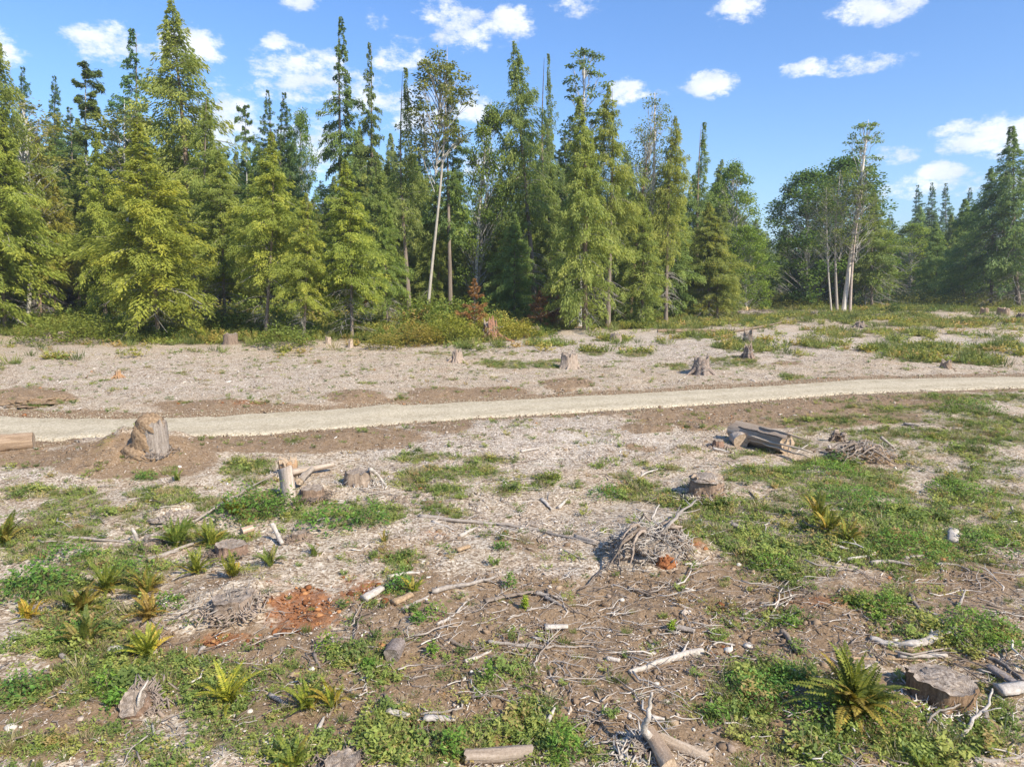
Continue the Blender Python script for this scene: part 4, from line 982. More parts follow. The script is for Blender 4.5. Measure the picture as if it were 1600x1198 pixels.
# slash left on the rising ground between the left-hand trunks
x, y, r = sample(9000, 60, 130, .8, 45); mm = masks(x, y)
sl = np.clip(1.2 - ((mm['px'] - 150) / 170) ** 2 - ((mm['py'] - 480) / 34) ** 2, 0, 1) + np.clip(1.2 - ((mm['px'] - 390) / 110) ** 2 - ((mm['py'] - 475) / 40) ** 2, 0, 1)
keep = rng.random(len(x)) < sl; x, y = x[keep], y[keep]; n = len(x)
scatter('hillside_slash', np.stack([x, y, gz(x, y) + .1], 1), np.stack([rng.normal(0, .2, n), rng.normal(0, .25, n), rng.uniform(0, 6, n)], 1), rng.uniform(1.5, 4.5, n), rng.choice(3, n),
        [twig_mesh(31, .9, .045), twig_mesh(32, .7, .05, False), chip_mesh(33, .6, .14, .05).mesh('slab', M_TWIGL)])

# ------------------------------------------------------------------ stumps
def nz1d(th, f, seed):
    return vnoise(np.cos(th) * f + 7, np.sin(th) * f + 7, seed)

def blob_mesh(seed, rx, ry, rz, mat, rough=.35, name='heap', nseg=30, nring=14, dome=True, f=3.0):
    """lumpy heap: ragged dome of chips or soil"""
    th = np.linspace(0, 2 * math.pi, nseg, endpoint=False)
    ph = np.linspace(0, math.pi * (.56 if dome else 1), nring)
    T_, P_ = np.meshgrid(th, ph)
    x, y, z = np.sin(P_) * np.cos(T_), np.sin(P_) * np.sin(T_), np.cos(P_)
    n = (fbm(x * f + seed * 3.1 + z * 2, y * f - seed * 1.7 + z * 3, seed, 4, .6) - .5) * 2 * rough
    n2 = (vnoise(x * 14 + seed, y * 14 + z * 9, seed + 3) - .5) * .16
    k = 1 + n + n2
    V = np.stack([x * rx * k, y * ry * k, z * rz * k], -1).reshape(-1, 3)
    i = np.arange(nring - 1)[:, None] * nseg; j = np.arange(nseg)[None, :]; kk = (j + 1) % nseg
    Q = np.stack([i + j, i + nseg + j, i + nseg + kk, i + kk], -1).reshape(-1, 4)
    return make_mesh(name, V, Q, None, [mat], None, smooth=False)

def twigs_on(seed, rx, ry, h, n, l, r, mat, name='twigs', zf=None):
    rg = np.random.default_rng(seed); b = MB()
    for i in range(n):
        a = rg.uniform(0, 6.28); o = rg.random() ** .6
        c = np.array([math.cos(a) * o * rx, math.sin(a) * o * ry, h * math.sqrt(max(0, 1 - o * o)) * rg.uniform(.7, 1.08)])
        d = norm(np.array([rg.normal(0, 1), rg.normal(0, 1), rg.normal(0, .4)])); s = np.linspace(-.5, .5, 5)[:, None]
        L = l * rg.uniform(.4, 1.3)
        P = c + d * s * L + rg.normal(0, .06 * L, (5, 3))
        b.add(*tube(P, r * rg.uniform(.5, 1.4) * np.array([.6, 1, .9, .7, .3]), 4, .2, rg))
    return b.mesh(name, mat)

def root_tube(rg, a, r0, L, rr, z0, mat, curl=.5, tipz=-.12):
    t = np.linspace(0, 1, 8)
    aa = a + curl * t * rg.uniform(-1, 1)
    rad = r0 * .6 + (L + r0 * .4) * t
    P = np.stack([np.cos(aa) * rad, np.sin(aa) * rad, z0 * (1 - t) ** 1.7 + tipz * t + .03], 1)
    b = MB(); b.add(*tube(P, rr * (1 - .8 * t) + .006, 6, .35, rg)); return b.mesh('root', mat, True)

def stump(px, py, wpx, hpx, label, seed, mat=W_GREY, emat=E_GREY, taper=.8, jag=.12, roots=4, rl=1.0, tilt=(0, 0), color=(1, 1, 1), heap=None, twigs=None, name='tree_stump', rr=None, group=None, rmat=None, r_in=None):
    rg = np.random.default_rng(seed)
    p = at(px, py); m = px_m(p)
    r = wpx * m / 2; h = hpx * m * (1 if py < 640 else .8 if py < 800 else .62)
    root = obj(name, None, None, None, label, 'stump', group, p)
    root.rotation_euler = (tilt[0], tilt[1], rg.uniform(-.5, .5))
    n, nz = 44, 12
    th = np.linspace(0, 2 * math.pi, n, endpoint=False); t = np.linspace(0, 1, nz)
    lob = .5 + nz1d(th, 2.2, seed)
    stri = (nz1d(th, 7, seed + 4) - .5) * .26 + (nz1d(th, 20, seed + 5) - .5) * .14
    jag = jag + .08
    ztop = h * (1 + jag * 2 * (nz1d(th, 3.2, seed + 8) - .5) + jag * 1.2 * (nz1d(th, 14, seed + 9) - .5))
    Zg = -.15 + (ztop[None, :] + .15) * t[:, None]
    R = r * (taper + (1 - taper) * (1 - t[:, None]) ** 2.2 * lob[None, :] * 1.3) * (1 + stri[None, :] * (.5 + .5 * (1 - t[:, None])))
    R = R * (1 + (nz1d(th, 1.4, seed + 11) - .5)[None, :] * .34) * (1 + (rg.random((nz, n)) - .5) * .06 + (fbm(th[None, :] * 3 + seed, Zg / max(h, .1) * 2.5, seed, 3) - .5) * .22)
    V = np.stack([R * np.cos(th), R * np.sin(th), Zg], -1).reshape(-1, 3)
    i = np.arange(nz - 1)[:, None] * n; j = np.arange(n)[None, :]; k = (j + 1) % n
    Q = np.stack([i + j, i + k, i + n + k, i + n + j], -1).reshape(-1, 4)
    sd = obj('bark', make_mesh('bark', V, Q, None, [mat], None, smooth=False), root); sd.color = (*color, 1)
    fr = np.array([1.0, .97, .9, .7, .45, .2]); Rt = R[-1]
    F = []
    for q, f in enumerate(fr):
        zz = ztop * f + h * (1 - f) - (.012 if q else 0) + (rg.random(n) - .5) * .03 * (q > 0) + (h * jag * .8) * (vnoise(np.cos(th) * f * 3 + seed, np.sin(th) * f * 3, 6) - .5) * (q > 0)
        F.append(np.stack([Rt * f * .995 * np.cos(th), Rt * f * .995 * np.sin(th), zz], -1))
    F = np.concatenate(F + [np.array([[0, 0, h - .02]])])
    i = np.arange(len(fr) - 1)[:, None] * n
    Q = np.stack([i + j, i + k, i + n + k, i + n + j], -1).reshape(-1, 4)
    b0 = (len(fr) - 1) * n; T = [(b0 + q, b0 + (q + 1) % n, len(fr) * n) for q in range(n)]
    obj('cut_face', make_mesh('cut_face', F, Q, T, [emat]), root)
    for q in range(roots):
        a = 6.28 * (q + rg.uniform(-.25, .25)) / roots + seed
        ro = obj('root', root_tube(rg, a, r, r * rl * rg.uniform(.6, 1.2), rr or r * .22, h * .35, rmat or mat), root); ro.color = (*color, 1)
    if heap:
        for (dx, dy, z, ax, ay, azz, hm) in heap:
            o = obj('debris_cap', blob_mesh(seed + 3, ax * r, ay * r, azz * r, hm, .3), root, loc=(dx * r, dy * r, z * h))
    if py > 640:
        nch = 170; b = MB()
        for q in range(nch):
            a = rg.uniform(0, 6.28); o = r * (1.0 + abs(rg.normal(0, .42))); l = rg.uniform(.04, .16); hh = max(0, .30 * r * (1.5 - o / r))
            c = np.array([math.cos(a) * o, math.sin(a) * o, hh * rg.uniform(.0, 1) + .02]); dd = norm(rg.normal(0, 1, 3) * [1, 1, .5])
            b.add(*tube([c - dd * l, c, c + dd * l], [.008, .018, .006], 4, .4, rg, True, .4))
        obj('bark_debris', b.mesh('bark_debris', M_TWIGL if seed % 2 else M_CHIP), root, 'stuff')
    if twigs:
        nt, l, tr, tm = twigs
        obj('clinging_twigs', twigs_on(seed, r * 1.1, r * 1.1, h, nt, l, tr, tm), root, 'stuff')
    return root

stump(241, 706, 38, 50, 'tall grey stump capped with brown soil beside the road at the left', 301, W_GREY, E_GREY, .92, .08, 3, .5, heap=[(-.15, 0, .86, .98, .98, .95, M_SOILM), (-.45, -.25, .25, .95, .85, 1.7, M_SOILM), (-.9, -.3, -.1, 1.3, 1.2, .9, M_SOILM)], twigs=(40, .35, .012, B_TWIG))
stump(767, 532, 38, 26, 'reddish splintered stump with spreading roots before the rusty sapling', 302, W_RED, E_GREY, .55, .35, 6, 1.0, color=(1.0, .92, .88), twigs=(24, 1.2, .03, B_TWIG))
stump(714, 565, 24, 15, 'small pale stump on the far chips, left of the strip of low green plants', 303, W_GREY, E_GREY, .65, .35, 5, .7, color=(1.2, 1.1, 1.0))
stump(889, 575, 30, 21, 'pale stump with splayed buttress roots at the right end of the green strip', 304, W_GREY, E_GREY, .78, .14, 6, .75, color=(1.15, 1.08, 1.0), rr=.14)
stump(962, 534, 22, 11, 'low grey stump on the chips right of the big drooping cedar', 305, W_GREY, E_GREY, .7, .25, 5, .7, color=(1.05, .98, .9))
stump(924, 541, 9, 5, 'tiny pale stump between the low grey stump and the buttressed one', 306, W_GREY, E_GREY, .8, .2, 3, .5, color=(1.2, 1.15, 1.1))
stump(1096, 584, 36, 24, 'ragged cone shaped stump with loose bark above the far side of the road', 307, W_DARK, E_GREY, .6, .25, 6, .6, color=(1.7, 1.6, 1.55), heap=[(0, 0, .7, .62, .62, .5, M_CHIPH)], twigs=(40, .9, .018, B_TWIG))
stump(1168, 560, 20, 17, 'small broken stump just right of the ragged cone shaped one', 308, W_DARK, E_TAN, .6, .5, 5, .6, color=(1.5, 1.3, 1.2), twigs=(14, .8, .02, B_TWIG))
stump(1168, 542, 20, 20, 'shaggy grey stump standing behind the small broken one', 309, W_GREY, E_GREY, .6, .5, 5, .8, color=(.9, .82, .75), twigs=(20, 1.0, .02, B_TWIG))
stump(361, 537, 22, 14, 'round dark weathered stump at the forest edge under the slim hemlock', 310, W_DARK, E_GREY, .92, .05, 2, .3, color=(1.4, 1.25, 1.1))
stump(99, 530, 14, 10, 'pale squarish stump at the left forest edge', 311, W_GREY, E_GREY, .9, .1, 2, .3, color=(1.3, 1.2, 1.1))
stump(75, 528, 12, 6, 'low flat stump next to the pale squarish one', 312, W_GREY, E_GREY, .85, .1, 2, .3, color=(1.2, 1.05, .95))
stump(560, 757, 44, 27, 'sawn grey stump with one white root curling down its right side', 313, W_GREY, E_GREY, .85, .06, 4, .5, color=(.95, .86, .76), twigs=(14, .4, .01, B_TWIG))
stump(452, 741, 30, 26, 'tawny broken stump with crumbling orange-brown wood', 314, W_TAN, E_TAN, .9, .3, 3, .5, color=(1.1, 1, .95), twigs=(20, .5, .01, B_TWIG))
stump(488, 775, 36, 16, 'smooth brown stump almost buried behind the leafy mound', 315, W_DARK, E_GREY, .85, .1, 3, .4, color=(1.45, 1.2, 1.0))
stump(1103, 772, 52, 34, 'wide shaggy stump crowned with shredded bark, right of centre', 316, W_DARK, E_TAN, .86, .10, 6, .6, color=(1.45, 1.2, 1.0), heap=[(0, 0, .9, .95, .95, .22, M_CHIPH)], twigs=(120, .4, .010, W_STICK))
stump(362, 864, 44, 24, 'flat sawn stump with striped bark between the fern clumps', 317, W_DARK, E_GREY, .95, .04, 2, .3, color=(1.5, 1.2, 1.02), twigs=(10, .3, .008, B_TWIG))
stump(366, 946, 60, 26, 'half buried stump banked up with grey chips beside the rotten orange soil', 318, W_GREY, E_GREY, .9, .08, 4, .6, color=(.85, .76, .68), twigs=(90, .45, .010, W_STICK), tilt=(0, -.1))
stump(241, 852, 34, 20, 'rounded shaggy stump behind the left fern clump with the white snag', 319, W_GREY, E_GREY, .7, .2, 3, .6, color=(.85, .75, .68), heap=[(0, 0, .5, .8, .8, .6, M_CHIPH)], twigs=(30, .4, .01, W_STICK))
stump(467, 842, 22, 16, 'small dark stump at the foot of the leafy mound', 320, W_DARK, E_GREY, .9, .1, 2, .3, color=(1.6, 1.4, 1.2))
stump(218, 1104, 38, 26, 'tilted brown stump leaning to the camera under a forked white stick', 321, W_DARK, E_GREY, .92, .05, 3, .3, tilt=(.65, -.25), color=(1.55, 1.25, 1.05), twigs=(16, .25, .006, B_TWIG))
stump(1470, 1092, 70, 44, 'big sawn stump with mossy flared top at the lower right corner', 322, W_DARK, E_GREY, .98, .05, 6, .45, color=(1.4, 1.1, .8), heap=[(0, .1, .88, .8, .7, .16, M_CHIPH)], twigs=(40, .25, .006, W_STICK))
stump(536, 1202, 52, 24, 'brown sawn stump cut by the bottom edge of the picture', 323, W_DARK, E_GREY, .95, .05, 3, .4, color=(1.45, 1.2, 1.0))
stump(1162, 488, 12, 8, 'small bright sawn stump on top of the far debris heap', 324, W_TAN, E_TAN, .9, .05, 2, .3, color=(1.5, 1.4, 1.3))
stump(1538, 492, 10, 8, 'small brown stump on the far right ground, before two sawn bolts', 325, W_GREY, E_TAN, .9, .1, 2, .4, color=(1.1, .9, .75))
stump(1564, 492, 9, 9, 'left one of two upright sawn bolts at the far right', 326, W_GREY, E_TAN, .95, .05, 0, color=(1.1, .9, .8))
stump(1571, 493, 9, 9, 'right one of two upright sawn bolts at the far right', 327, W_GREY, E_TAN, .95, .05, 0, color=(1.1, .95, .8))
stump(1272, 495, 12, 6, 'low grey stump by the grass in front of the island trees', 328, W_GREY, E_GREY, .7, .3, 4, .8)
stump(1343, 512, 18, 8, 'grey root stump on the far chips right of the island trees', 329, W_GREY, E_GREY, .6, .4, 5, .9, color=(.9, .85, .8))
stump(1597, 500, 16, 7, 'dark low stump at the far right picture edge', 330, W_DARK, E_GREY, .7, .3, 4, .8, color=(1.4, 1.2, 1.1))
stump(185, 590, 14, 7, 'crumbled tan stump alone on the wide left chip field', 331, W_TAN, E_TAN, .5, .5, 5, .8, color=(.95, .8, .7))
stump(513, 537, 10, 9, 'tiny pale stump left of the bright green hemlock foot', 332, W_GREY, E_TAN, .8, .3, 2, .4, color=(1.4, 1.3, 1.2))
stump(548, 543, 9, 10, 'thin broken pale stump below the bright green hemlock', 333, W_GREY, E_TAN, .8, .5, 2, .4, color=(1.4, 1.3, 1.2))
stump(1122, 698, 20, 13, 'small brown rounded stump left of the big peeled log', 334, W_DARK, E_GREY, .8, .1, 2, .3, color=(1.5, 1.1, .9))
stump(1478, 575, 14, 9, 'little brown stump in the green patch across the road at the right', 335, W_DARK, E_GREY, .75, .3, 3, .6, color=(1.6, 1.4, 1.2))
stump(256, 690, 16, 5, 'barely showing root crown against the foot of the tall capped stump', 336, W_GREY, E_GREY, .8, .3, 2, .5) if False else None

# white curling root of the sawn stump, and the rotten mound
def pts(lst, lift=0.0):
    out = []
    for q in lst:
        p = at(q[0], q[1], lift, (q[2] if len(q) > 2 else 0)); out.append(np.array(p))
    return np.array(out)

def smooth_line(P, n):
    P = np.asarray(P); m = len(P)
    if m == 2: return P[0] + (P[1] - P[0]) * np.linspace(0, 1, n)[:, None]
    t = np.linspace(0, m - 1, n); i = np.clip(t.astype(int), 0, m - 2); f = (t - i)[:, None]
    a = P[np.clip(i - 1, 0, m - 1)]; b = P[i]; c = P[i + 1]; d = P[np.clip(i + 2, 0, m - 1)]
    return .5 * ((2 * b) + (-a + c) * f + (2 * a - 5 * b + 4 * c - d) * f ** 2 + (-a + 3 * b - 3 * c + d) * f ** 3)

SM = {'w': W_WHITE, 's': W_STICK, 'b': W_BROWN, 'g': W_GREY, 't': W_TAN}
stick_i = 0
def stick(line, r, key, label, forks=0, name='stick', cat='stick', taper=.6, color=(1, 1, 1), n=None, flat=1.0):
    global stick_i
    if r >= .065 and name == 'stick': flat = .5
    stick_i += 1; rg = np.random.default_rng(900 + stick_i)
    P = pts(line, r * .8); P = smooth_line(P, n or max(7, 4 * len(line)))
    L = np.linalg.norm(P[-1] - P[0]); m = len(P)
    P[1:-1] += rg.normal(0, min(.010 * L, .02), (m - 2, 3)) * [1, 1, .4]
    o0 = P[0].copy(); P = P - o0; t = np.linspace(0, 1, m)
    R = r * (1 - taper * t) * (1 + (rg.random(m) - .5) * .15)
    b = MB(); b.add(*tube(P, R, 7, .18, rg, True, flat=flat))
    if forks or L > 1.2:
        for q in range(forks + (2 if L > 1.2 else 0)):
            k = rg.integers(m // 4, m - 2); d0 = norm(P[k + 1] - P[k]); sgn = rg.choice([-1, 1])
            d = norm(d0 + sgn * rg.uniform(.4, 1.1) * np.array([-d0[1], d0[0], 0]) + [0, 0, rg.uniform(0, .35)])
            s = np.linspace(0, 1, 5)[:, None]; LL = L * rg.uniform(.12, .32)
            b.add(*tube(P[k] + d * s * LL + rg.normal(0, .03 * LL, (5, 3)) * s, R[k] * .5 * (1 - .8 * s[:, 0]) + .003, 5, .2, rg))
    o = obj(name, b.mesh(name, SM[key]), None, None, label, cat, None, o0)
    o.color = (*color, 1)
    return o

STICKS = [
 ([(655, 808), (720, 816), (800, 823), (870, 838), (932, 853)], .05, 's', 'long bare branch lying across the middle chips, left of the root mound', 2),
 ([(648, 788), (690, 799), (738, 812)], .02, 's', 'thin straight twig above the start of the long bare branch', 0),
 ([(675, 816), (709, 829)], .035, 'w', 'pale splinter just under the long bare branch', 0),
 ([(719, 840), (744, 826)], .05, 'w', 'white wedge of wood below the long bare branch', 0),
 ([(675, 846), (705, 844), (734, 843)], .02, 'b', 'thin brown twig below the white wedge of wood', 0),
 ([(758, 943), (795, 935), (834, 928)], .075, 'b', 'brown round branch section in the centre foreground pointing at the split pale one', 1),
 ([(838, 929), (862, 934), (886, 938)], .05, 's', 'split pale branch continuing right of the brown branch section', 1),
 ([(852, 935), (870, 944), (888, 958)], .045, 's', 'short flat splinter slanting away under the split pale branch', 0),
 ([(630, 955), (650, 944), (670, 934)], .05, 's', 'left half of the broken pale pole in the centre foreground', 0),
 ([(675, 927), (725, 917), (776, 904)], .06, 's', 'right half of the broken pale pole in the centre foreground', 2),
 ([(569, 941), (596, 925)], .11, 'w', 'short chunky white branch end right of the orange soil', 0, .1),
 ([(615, 947), (643, 934)], .10, 't', 'tan sawn branch piece half under the green clump', 0, .2),
 ([(685, 977), (705, 966), (730, 941)], .035, 'w', 'pale forked splinter slanting up below the broken pole', 1),
 ([(702, 1001), (722, 1012), (748, 1016)], .035, 'b', 'dark bent stick below the pale forked splinter', 1),
 ([(727, 1036), (748, 1028), (769, 1018)], .035, 'w', 'white slanting stick below the dark bent one', 0),
 ([(763, 1004), (800, 1009), (838, 1009)], .035, 's', 'level pale stick right of the white slanting one', 2),
 ([(657, 1117), (711, 1110), (735, 1091), (758, 1085), (785, 1092), (812, 1104)], .02, 's', 'long thin twig arching over the bottom centre soil', 1),
 ([(606, 1115), (640, 1124)], .07, 'w', 'left of two pale blocks of wood near the bottom edge', 0, .15),
 ([(663, 1127), (712, 1128)], .075, 'w', 'right of two pale blocks of wood near the bottom edge', 0, .3),
 ([(570, 1007), (563, 1040)], .028, 'w', 'white upright-lying stick left of the sawn log end', 0),
 ([(217, 1112, .0), (218, 1088, .25), (232, 1064, .35)], .028, 'w', 'forked white stick lying on the tilted brown stump', 1),
 ([(239, 1130), (246, 1168), (272, 1164), (297, 1155)], .016, 'w', 'thin white twig hooking below the tilted brown stump', 1),
 ([(96, 840), (173, 846), (232, 850), (300, 846)], .035, 's', 'long grey pole in the low plants left of the fern clumps', 1),
 ([(170, 855), (210, 852), (254, 850)], .03, 'b', 'darker stick lying against the long grey pole', 0),
 ([(232, 878), (275, 862), (316, 847)], .06, 's', 'thick peeled pole slanting up towards the fern clumps', 0),
 ([(186, 863), (210, 868), (234, 872)], .03, 's', 'short twig left of the thick peeled pole', 0),
 ([(425, 821, .35), (433, 836, .15), (441, 852, 0)], .055, 'w', 'white stick propped up right of the leafy mound', 0, .2),
 ([(302, 818, .05), (364, 777, .2), (432, 742, .1)], .035, 's', 'long thin pole leaning through the leafy mound to the broken stump', 0),
 ([(236, 772), (271, 781)], .03, 'b', 'dark stick by the low green patch left of the leafy mound', 0),
 ([(983, 1052), (1034, 1035), (1065, 1026), (1098, 1021)], .035, 'w', 'white stick with a broad torn end in the right centre foreground', 0, -.8),
 ([(899, 984), (935, 981), (981, 991)], .022, 's', 'thin level twig on the pale chip patch', 1),
 ([(851, 985), (887, 984)], .085, 'w', 'bright flat slab at the left of the pale chip patch', 0, .3),
 ([(1054, 984), (1086, 991)], .085, 'g', 'grey split piece beside the small yellow tuft', 0, .4),
 ([(1222, 990), (1232, 1000), (1246, 1023)], .055, 'b', 'charred dark bent branch on the soil above the big fern', 0, .3),
 ([(981, 919), (1020, 933)], .035, 'b', 'brown stick above the pale chip patch', 1),
 ([(1420, 930), (1444, 962), (1487, 986), (1526, 1018), (1566, 1040), (1600, 1068)], .038, 's', 'very long grey branch snaking down to the right picture edge', 2, .4, (.75, .72, .7)),
 ([(1436, 953), (1479, 966)], .03, 'w', 'white stick crossing the very long grey branch', 0),
 ([(1359, 1001), (1396, 1010), (1428, 1010), (1475, 994)], .07, 'w', 'pale curved root with a frayed end above the big sawn stump', 1, -.5),
 ([(1404, 1027), (1479, 1027)], .045, 'w', 'straight peeled stick lying right behind the big sawn stump', 0, .2),
 ([(1319, 1029), (1380, 1031), (1440, 1033)], .022, 't', 'reddish thin root between the big fern and the straight peeled stick', 0),
 ([(1447, 1135), (1464, 1113, .15), (1490, 1107, .2), (1512, 1094, .1)], .02, 's', 'thin whitish branch arching before the big sawn stump', 1),
 ([(1503, 1157), (1521, 1126, .15), (1540, 1107, .25), (1550, 1078, .35)], .03, 'w', 'white crooked branch standing right of the big sawn stump', 2),
 ([(1537, 1114), (1548, 1142)], .05, 'g', 'short grey stick behind the white crooked branch', 0),
 ([(1473, 1181), (1492, 1168), (1532, 1170)], .03, 'w', 'pale bent stick in the bottom right plants', 1),
 ([(1520, 1190), (1560, 1192), (1602, 1184)], .04, 's', 'thick stick along the bottom right picture edge', 1),
 ([(1560, 1088), (1604, 1082)], .12, 'w', 'thick white log end at the right picture edge', 0, .1),
 ([(1545, 1047), (1592, 1077)], .08, 'g', 'grey plank-like split piece above the thick white log end', 0, .2, (.85, .85, .9)),
 ([(1296, 1133), (1299, 1151), (1319, 1159)], .016, 's', 'thin hooked twig under the big fern', 0),
 ([(1335, 1113, .1), (1360, 1156, .02)], .016, 'w', 'thin white straight twig before the big fern', 0),
 ([(1330, 1162), (1341, 1190)], .018, 'w', 'small white twig below the hooked one', 0),
 ([(1407, 1155), (1450, 1160)], .028, 'w', 'small white stick in the plants left of the crooked branch', 0),
 ([(1498, 951), (1508, 922, .2)], .028, 's', 'short upright twig near the right picture edge', 0),
 ([(1323, 876), (1368, 868)], .04, 'w', 'pale stick below the right weed patch, left of three', 0),
 ([(1360, 883), (1392, 880), (1423, 886)], .05, 's', 'middle pale stick below the right weed patch', 1),
 ([(1413, 874), (1443, 870)], .045, 's', 'right pale stick below the right weed patch', 0),
 ([(1463, 883), (1490, 884), (1514, 893)], .04, 's', 'bent stick farther right below the weed patch', 1),
 ([(1414, 815), (1428, 820), (1430, 834)], .03, 's', 'hooked twig among the right weeds', 0),
 ([(1578, 789), (1587, 813)], .03, 's', 'crooked twig by the right picture edge among weeds', 1),
 ([(1489, 833), (1488, 851)], .11, 'w', 'bright short board standing out of the right weeds', 0, .05),
 ([(1298, 854), (1325, 861)], .07, 'w', 'white splinter below the three upright fern clumps', 0),
 ([(1413, 664), (1438, 668)], .09, 'g', 'small grey log in the upper right weeds', 0, .2),
 ([(987, 867, .05), (1012, 862, .15), (1034, 838, .45), (1055, 812, .6), (1088, 784, .5)], .07, 's', 'thick bent branch climbing over the rotten root mound', 1, .6),
 ([(1018, 812, .5), (1030, 790, .6)], .03, 'w', 'white twig sticking out of the top of the root mound', 0),
 ([(1042, 800, .5), (1056, 802, .5), (1064, 790, .7)], .025, 's', 'forked twig at the right shoulder of the root mound', 1),
 ([(1070, 883), (1095, 880), (1108, 870)], .025, 'w', 'white curved twig under the root mound', 1),
 ([(898, 841), (932, 851)], .055, 's', 'blunt end piece of branch between the long branch and the root mound', 0, .2),
 ([(995, 753), (1008, 741, .05), (1028, 735, .1)], .045, 'w', 'white arched root left of the wide shaggy stump', 0),
 ([(1171, 769), (1178, 776), (1186, 784)], .03, 'b', 'dark twig right of the wide shaggy stump', 1),
 ([(1144, 823), (1166, 832)], .085, 'g', 'grey rounded branch piece in the grass right of the root mound', 0, .2),
 ([(1096, 506), (1125, 501)], .09, 'w', 'far pale branch before the fallen tree', 0),
 ([(606, 905), (632, 899), (656, 897)], .05, 'w', 'white weathered stick behind the green clump', 0),
 ([(714, 863), (733, 857)], .08, 't', 'small tan block of wood at the upper edge of the bare soil', 0, .1),
 ([(421, 1088), (452, 1105)], .04, 's', 'stick left of the two light fern clumps at the bottom', 1),
 ([(498, 1143), (507, 1122)], .035, 'w', 'small white stake-like stick at the bottom left', 0),
 ([(490, 1024), (501, 1047)], .035, 'b', 'brown stick behind the two light fern clumps', 0),
 ([(814, 707), (842, 702)], .055, 'w', 'lone white stick on the pale chips below the road', 0),
 ([(846, 782), (862, 798)], .065, 'w', 'pale slanting wedge of wood in the middle ground', 0),
 ([(873, 795), (887, 781)], .05, 'w', 'small pale stake right of the slanting wedge', 0),
 ([(131, 1041), (155, 1022), (177, 999)], .02, 's', 'thin curved twig over the sandy spot at the left', 1),
 ([(96, 1027), (113, 1040)], .05, 'g', 'stubby grey branch left of the sandy spot', 0),
 ([(203, 949), (232, 968), (263, 985)], .025, 's', 'thin slanting twig between the left fern clumps', 0),
 ([(214, 846, .0), (211, 836, .18), (206, 828, .3)], .05, 'w', 'small white snag standing before the rounded shaggy stump', 0, .3),
 ([(1242, 709, .0), (1263, 695, .1)], .03, 'w', 'pale twig at the sawn end of the big peeled log', 0),
 ([(1114, 702), (1140, 708)], .05, 'w', 'white stick below the small brown rounded stump', 1),
 ([(1296, 698, .2), (1300, 712, 0)], .04, 'w', 'upright white splinter left of the far root heap', 0),
 ([(1376, 685, .5), (1392, 698, .3), (1400, 706, 0)], .06, 's', 'bleached root arching over the far root heap', 1),
 ([(1070, 590), (1062, 596)], .06, 'w', 'short white branch at the foot of the ragged cone shaped stump', 0),
 ([(880, 861, .05), (930, 880), (985, 890)], .022, 's', 'thin grey twig below the long branch, left of the root mound', 2),
 ([(1150, 1010), (1120, 1005), (1105, 1020)], .02, 'w', 'thin white twig looping on the soil above the bottom right plants', 1),
 ([(1160, 962), (1185, 950), (1210, 948)], .025, 's', 'grey twig cluster stem above the charred dark branch', 3),
 ([(800, 1010), (850, 1012), (905, 1010), (960, 1020), (1020, 1026)], .022, 's', 'long wiry root crossing the bare soil in the foreground centre', 2),
 ([(948, 1032), (968, 1035)], .045, 'w', 'rounded white chip of wood above the middle bottom soil', 0, .2),
 ([(1015, 1124), (1038, 1126)], .04, 'w', 'white bit of wood right of the driftwood branch', 0),
 ([(855, 1132), (867, 1108, .1)], .04, 'w', 'pale splinter standing in the bottom plants', 0),
]
for row in STICKS:
    tp = row[5] if len(row) > 5 else .6; colr = row[6] if len(row) > 6 else (1, 1, 1)
    stick(row[0], row[1], row[2], row[3], row[4], taper=tp, color=colr)
stick([(578, 735, .5), (588, 742, .3), (596, 752, .08), (603, 760, .0)], .06, 'w', 'white root curling off the right side of the sawn grey stump', 0, 'loose_root', 'root')

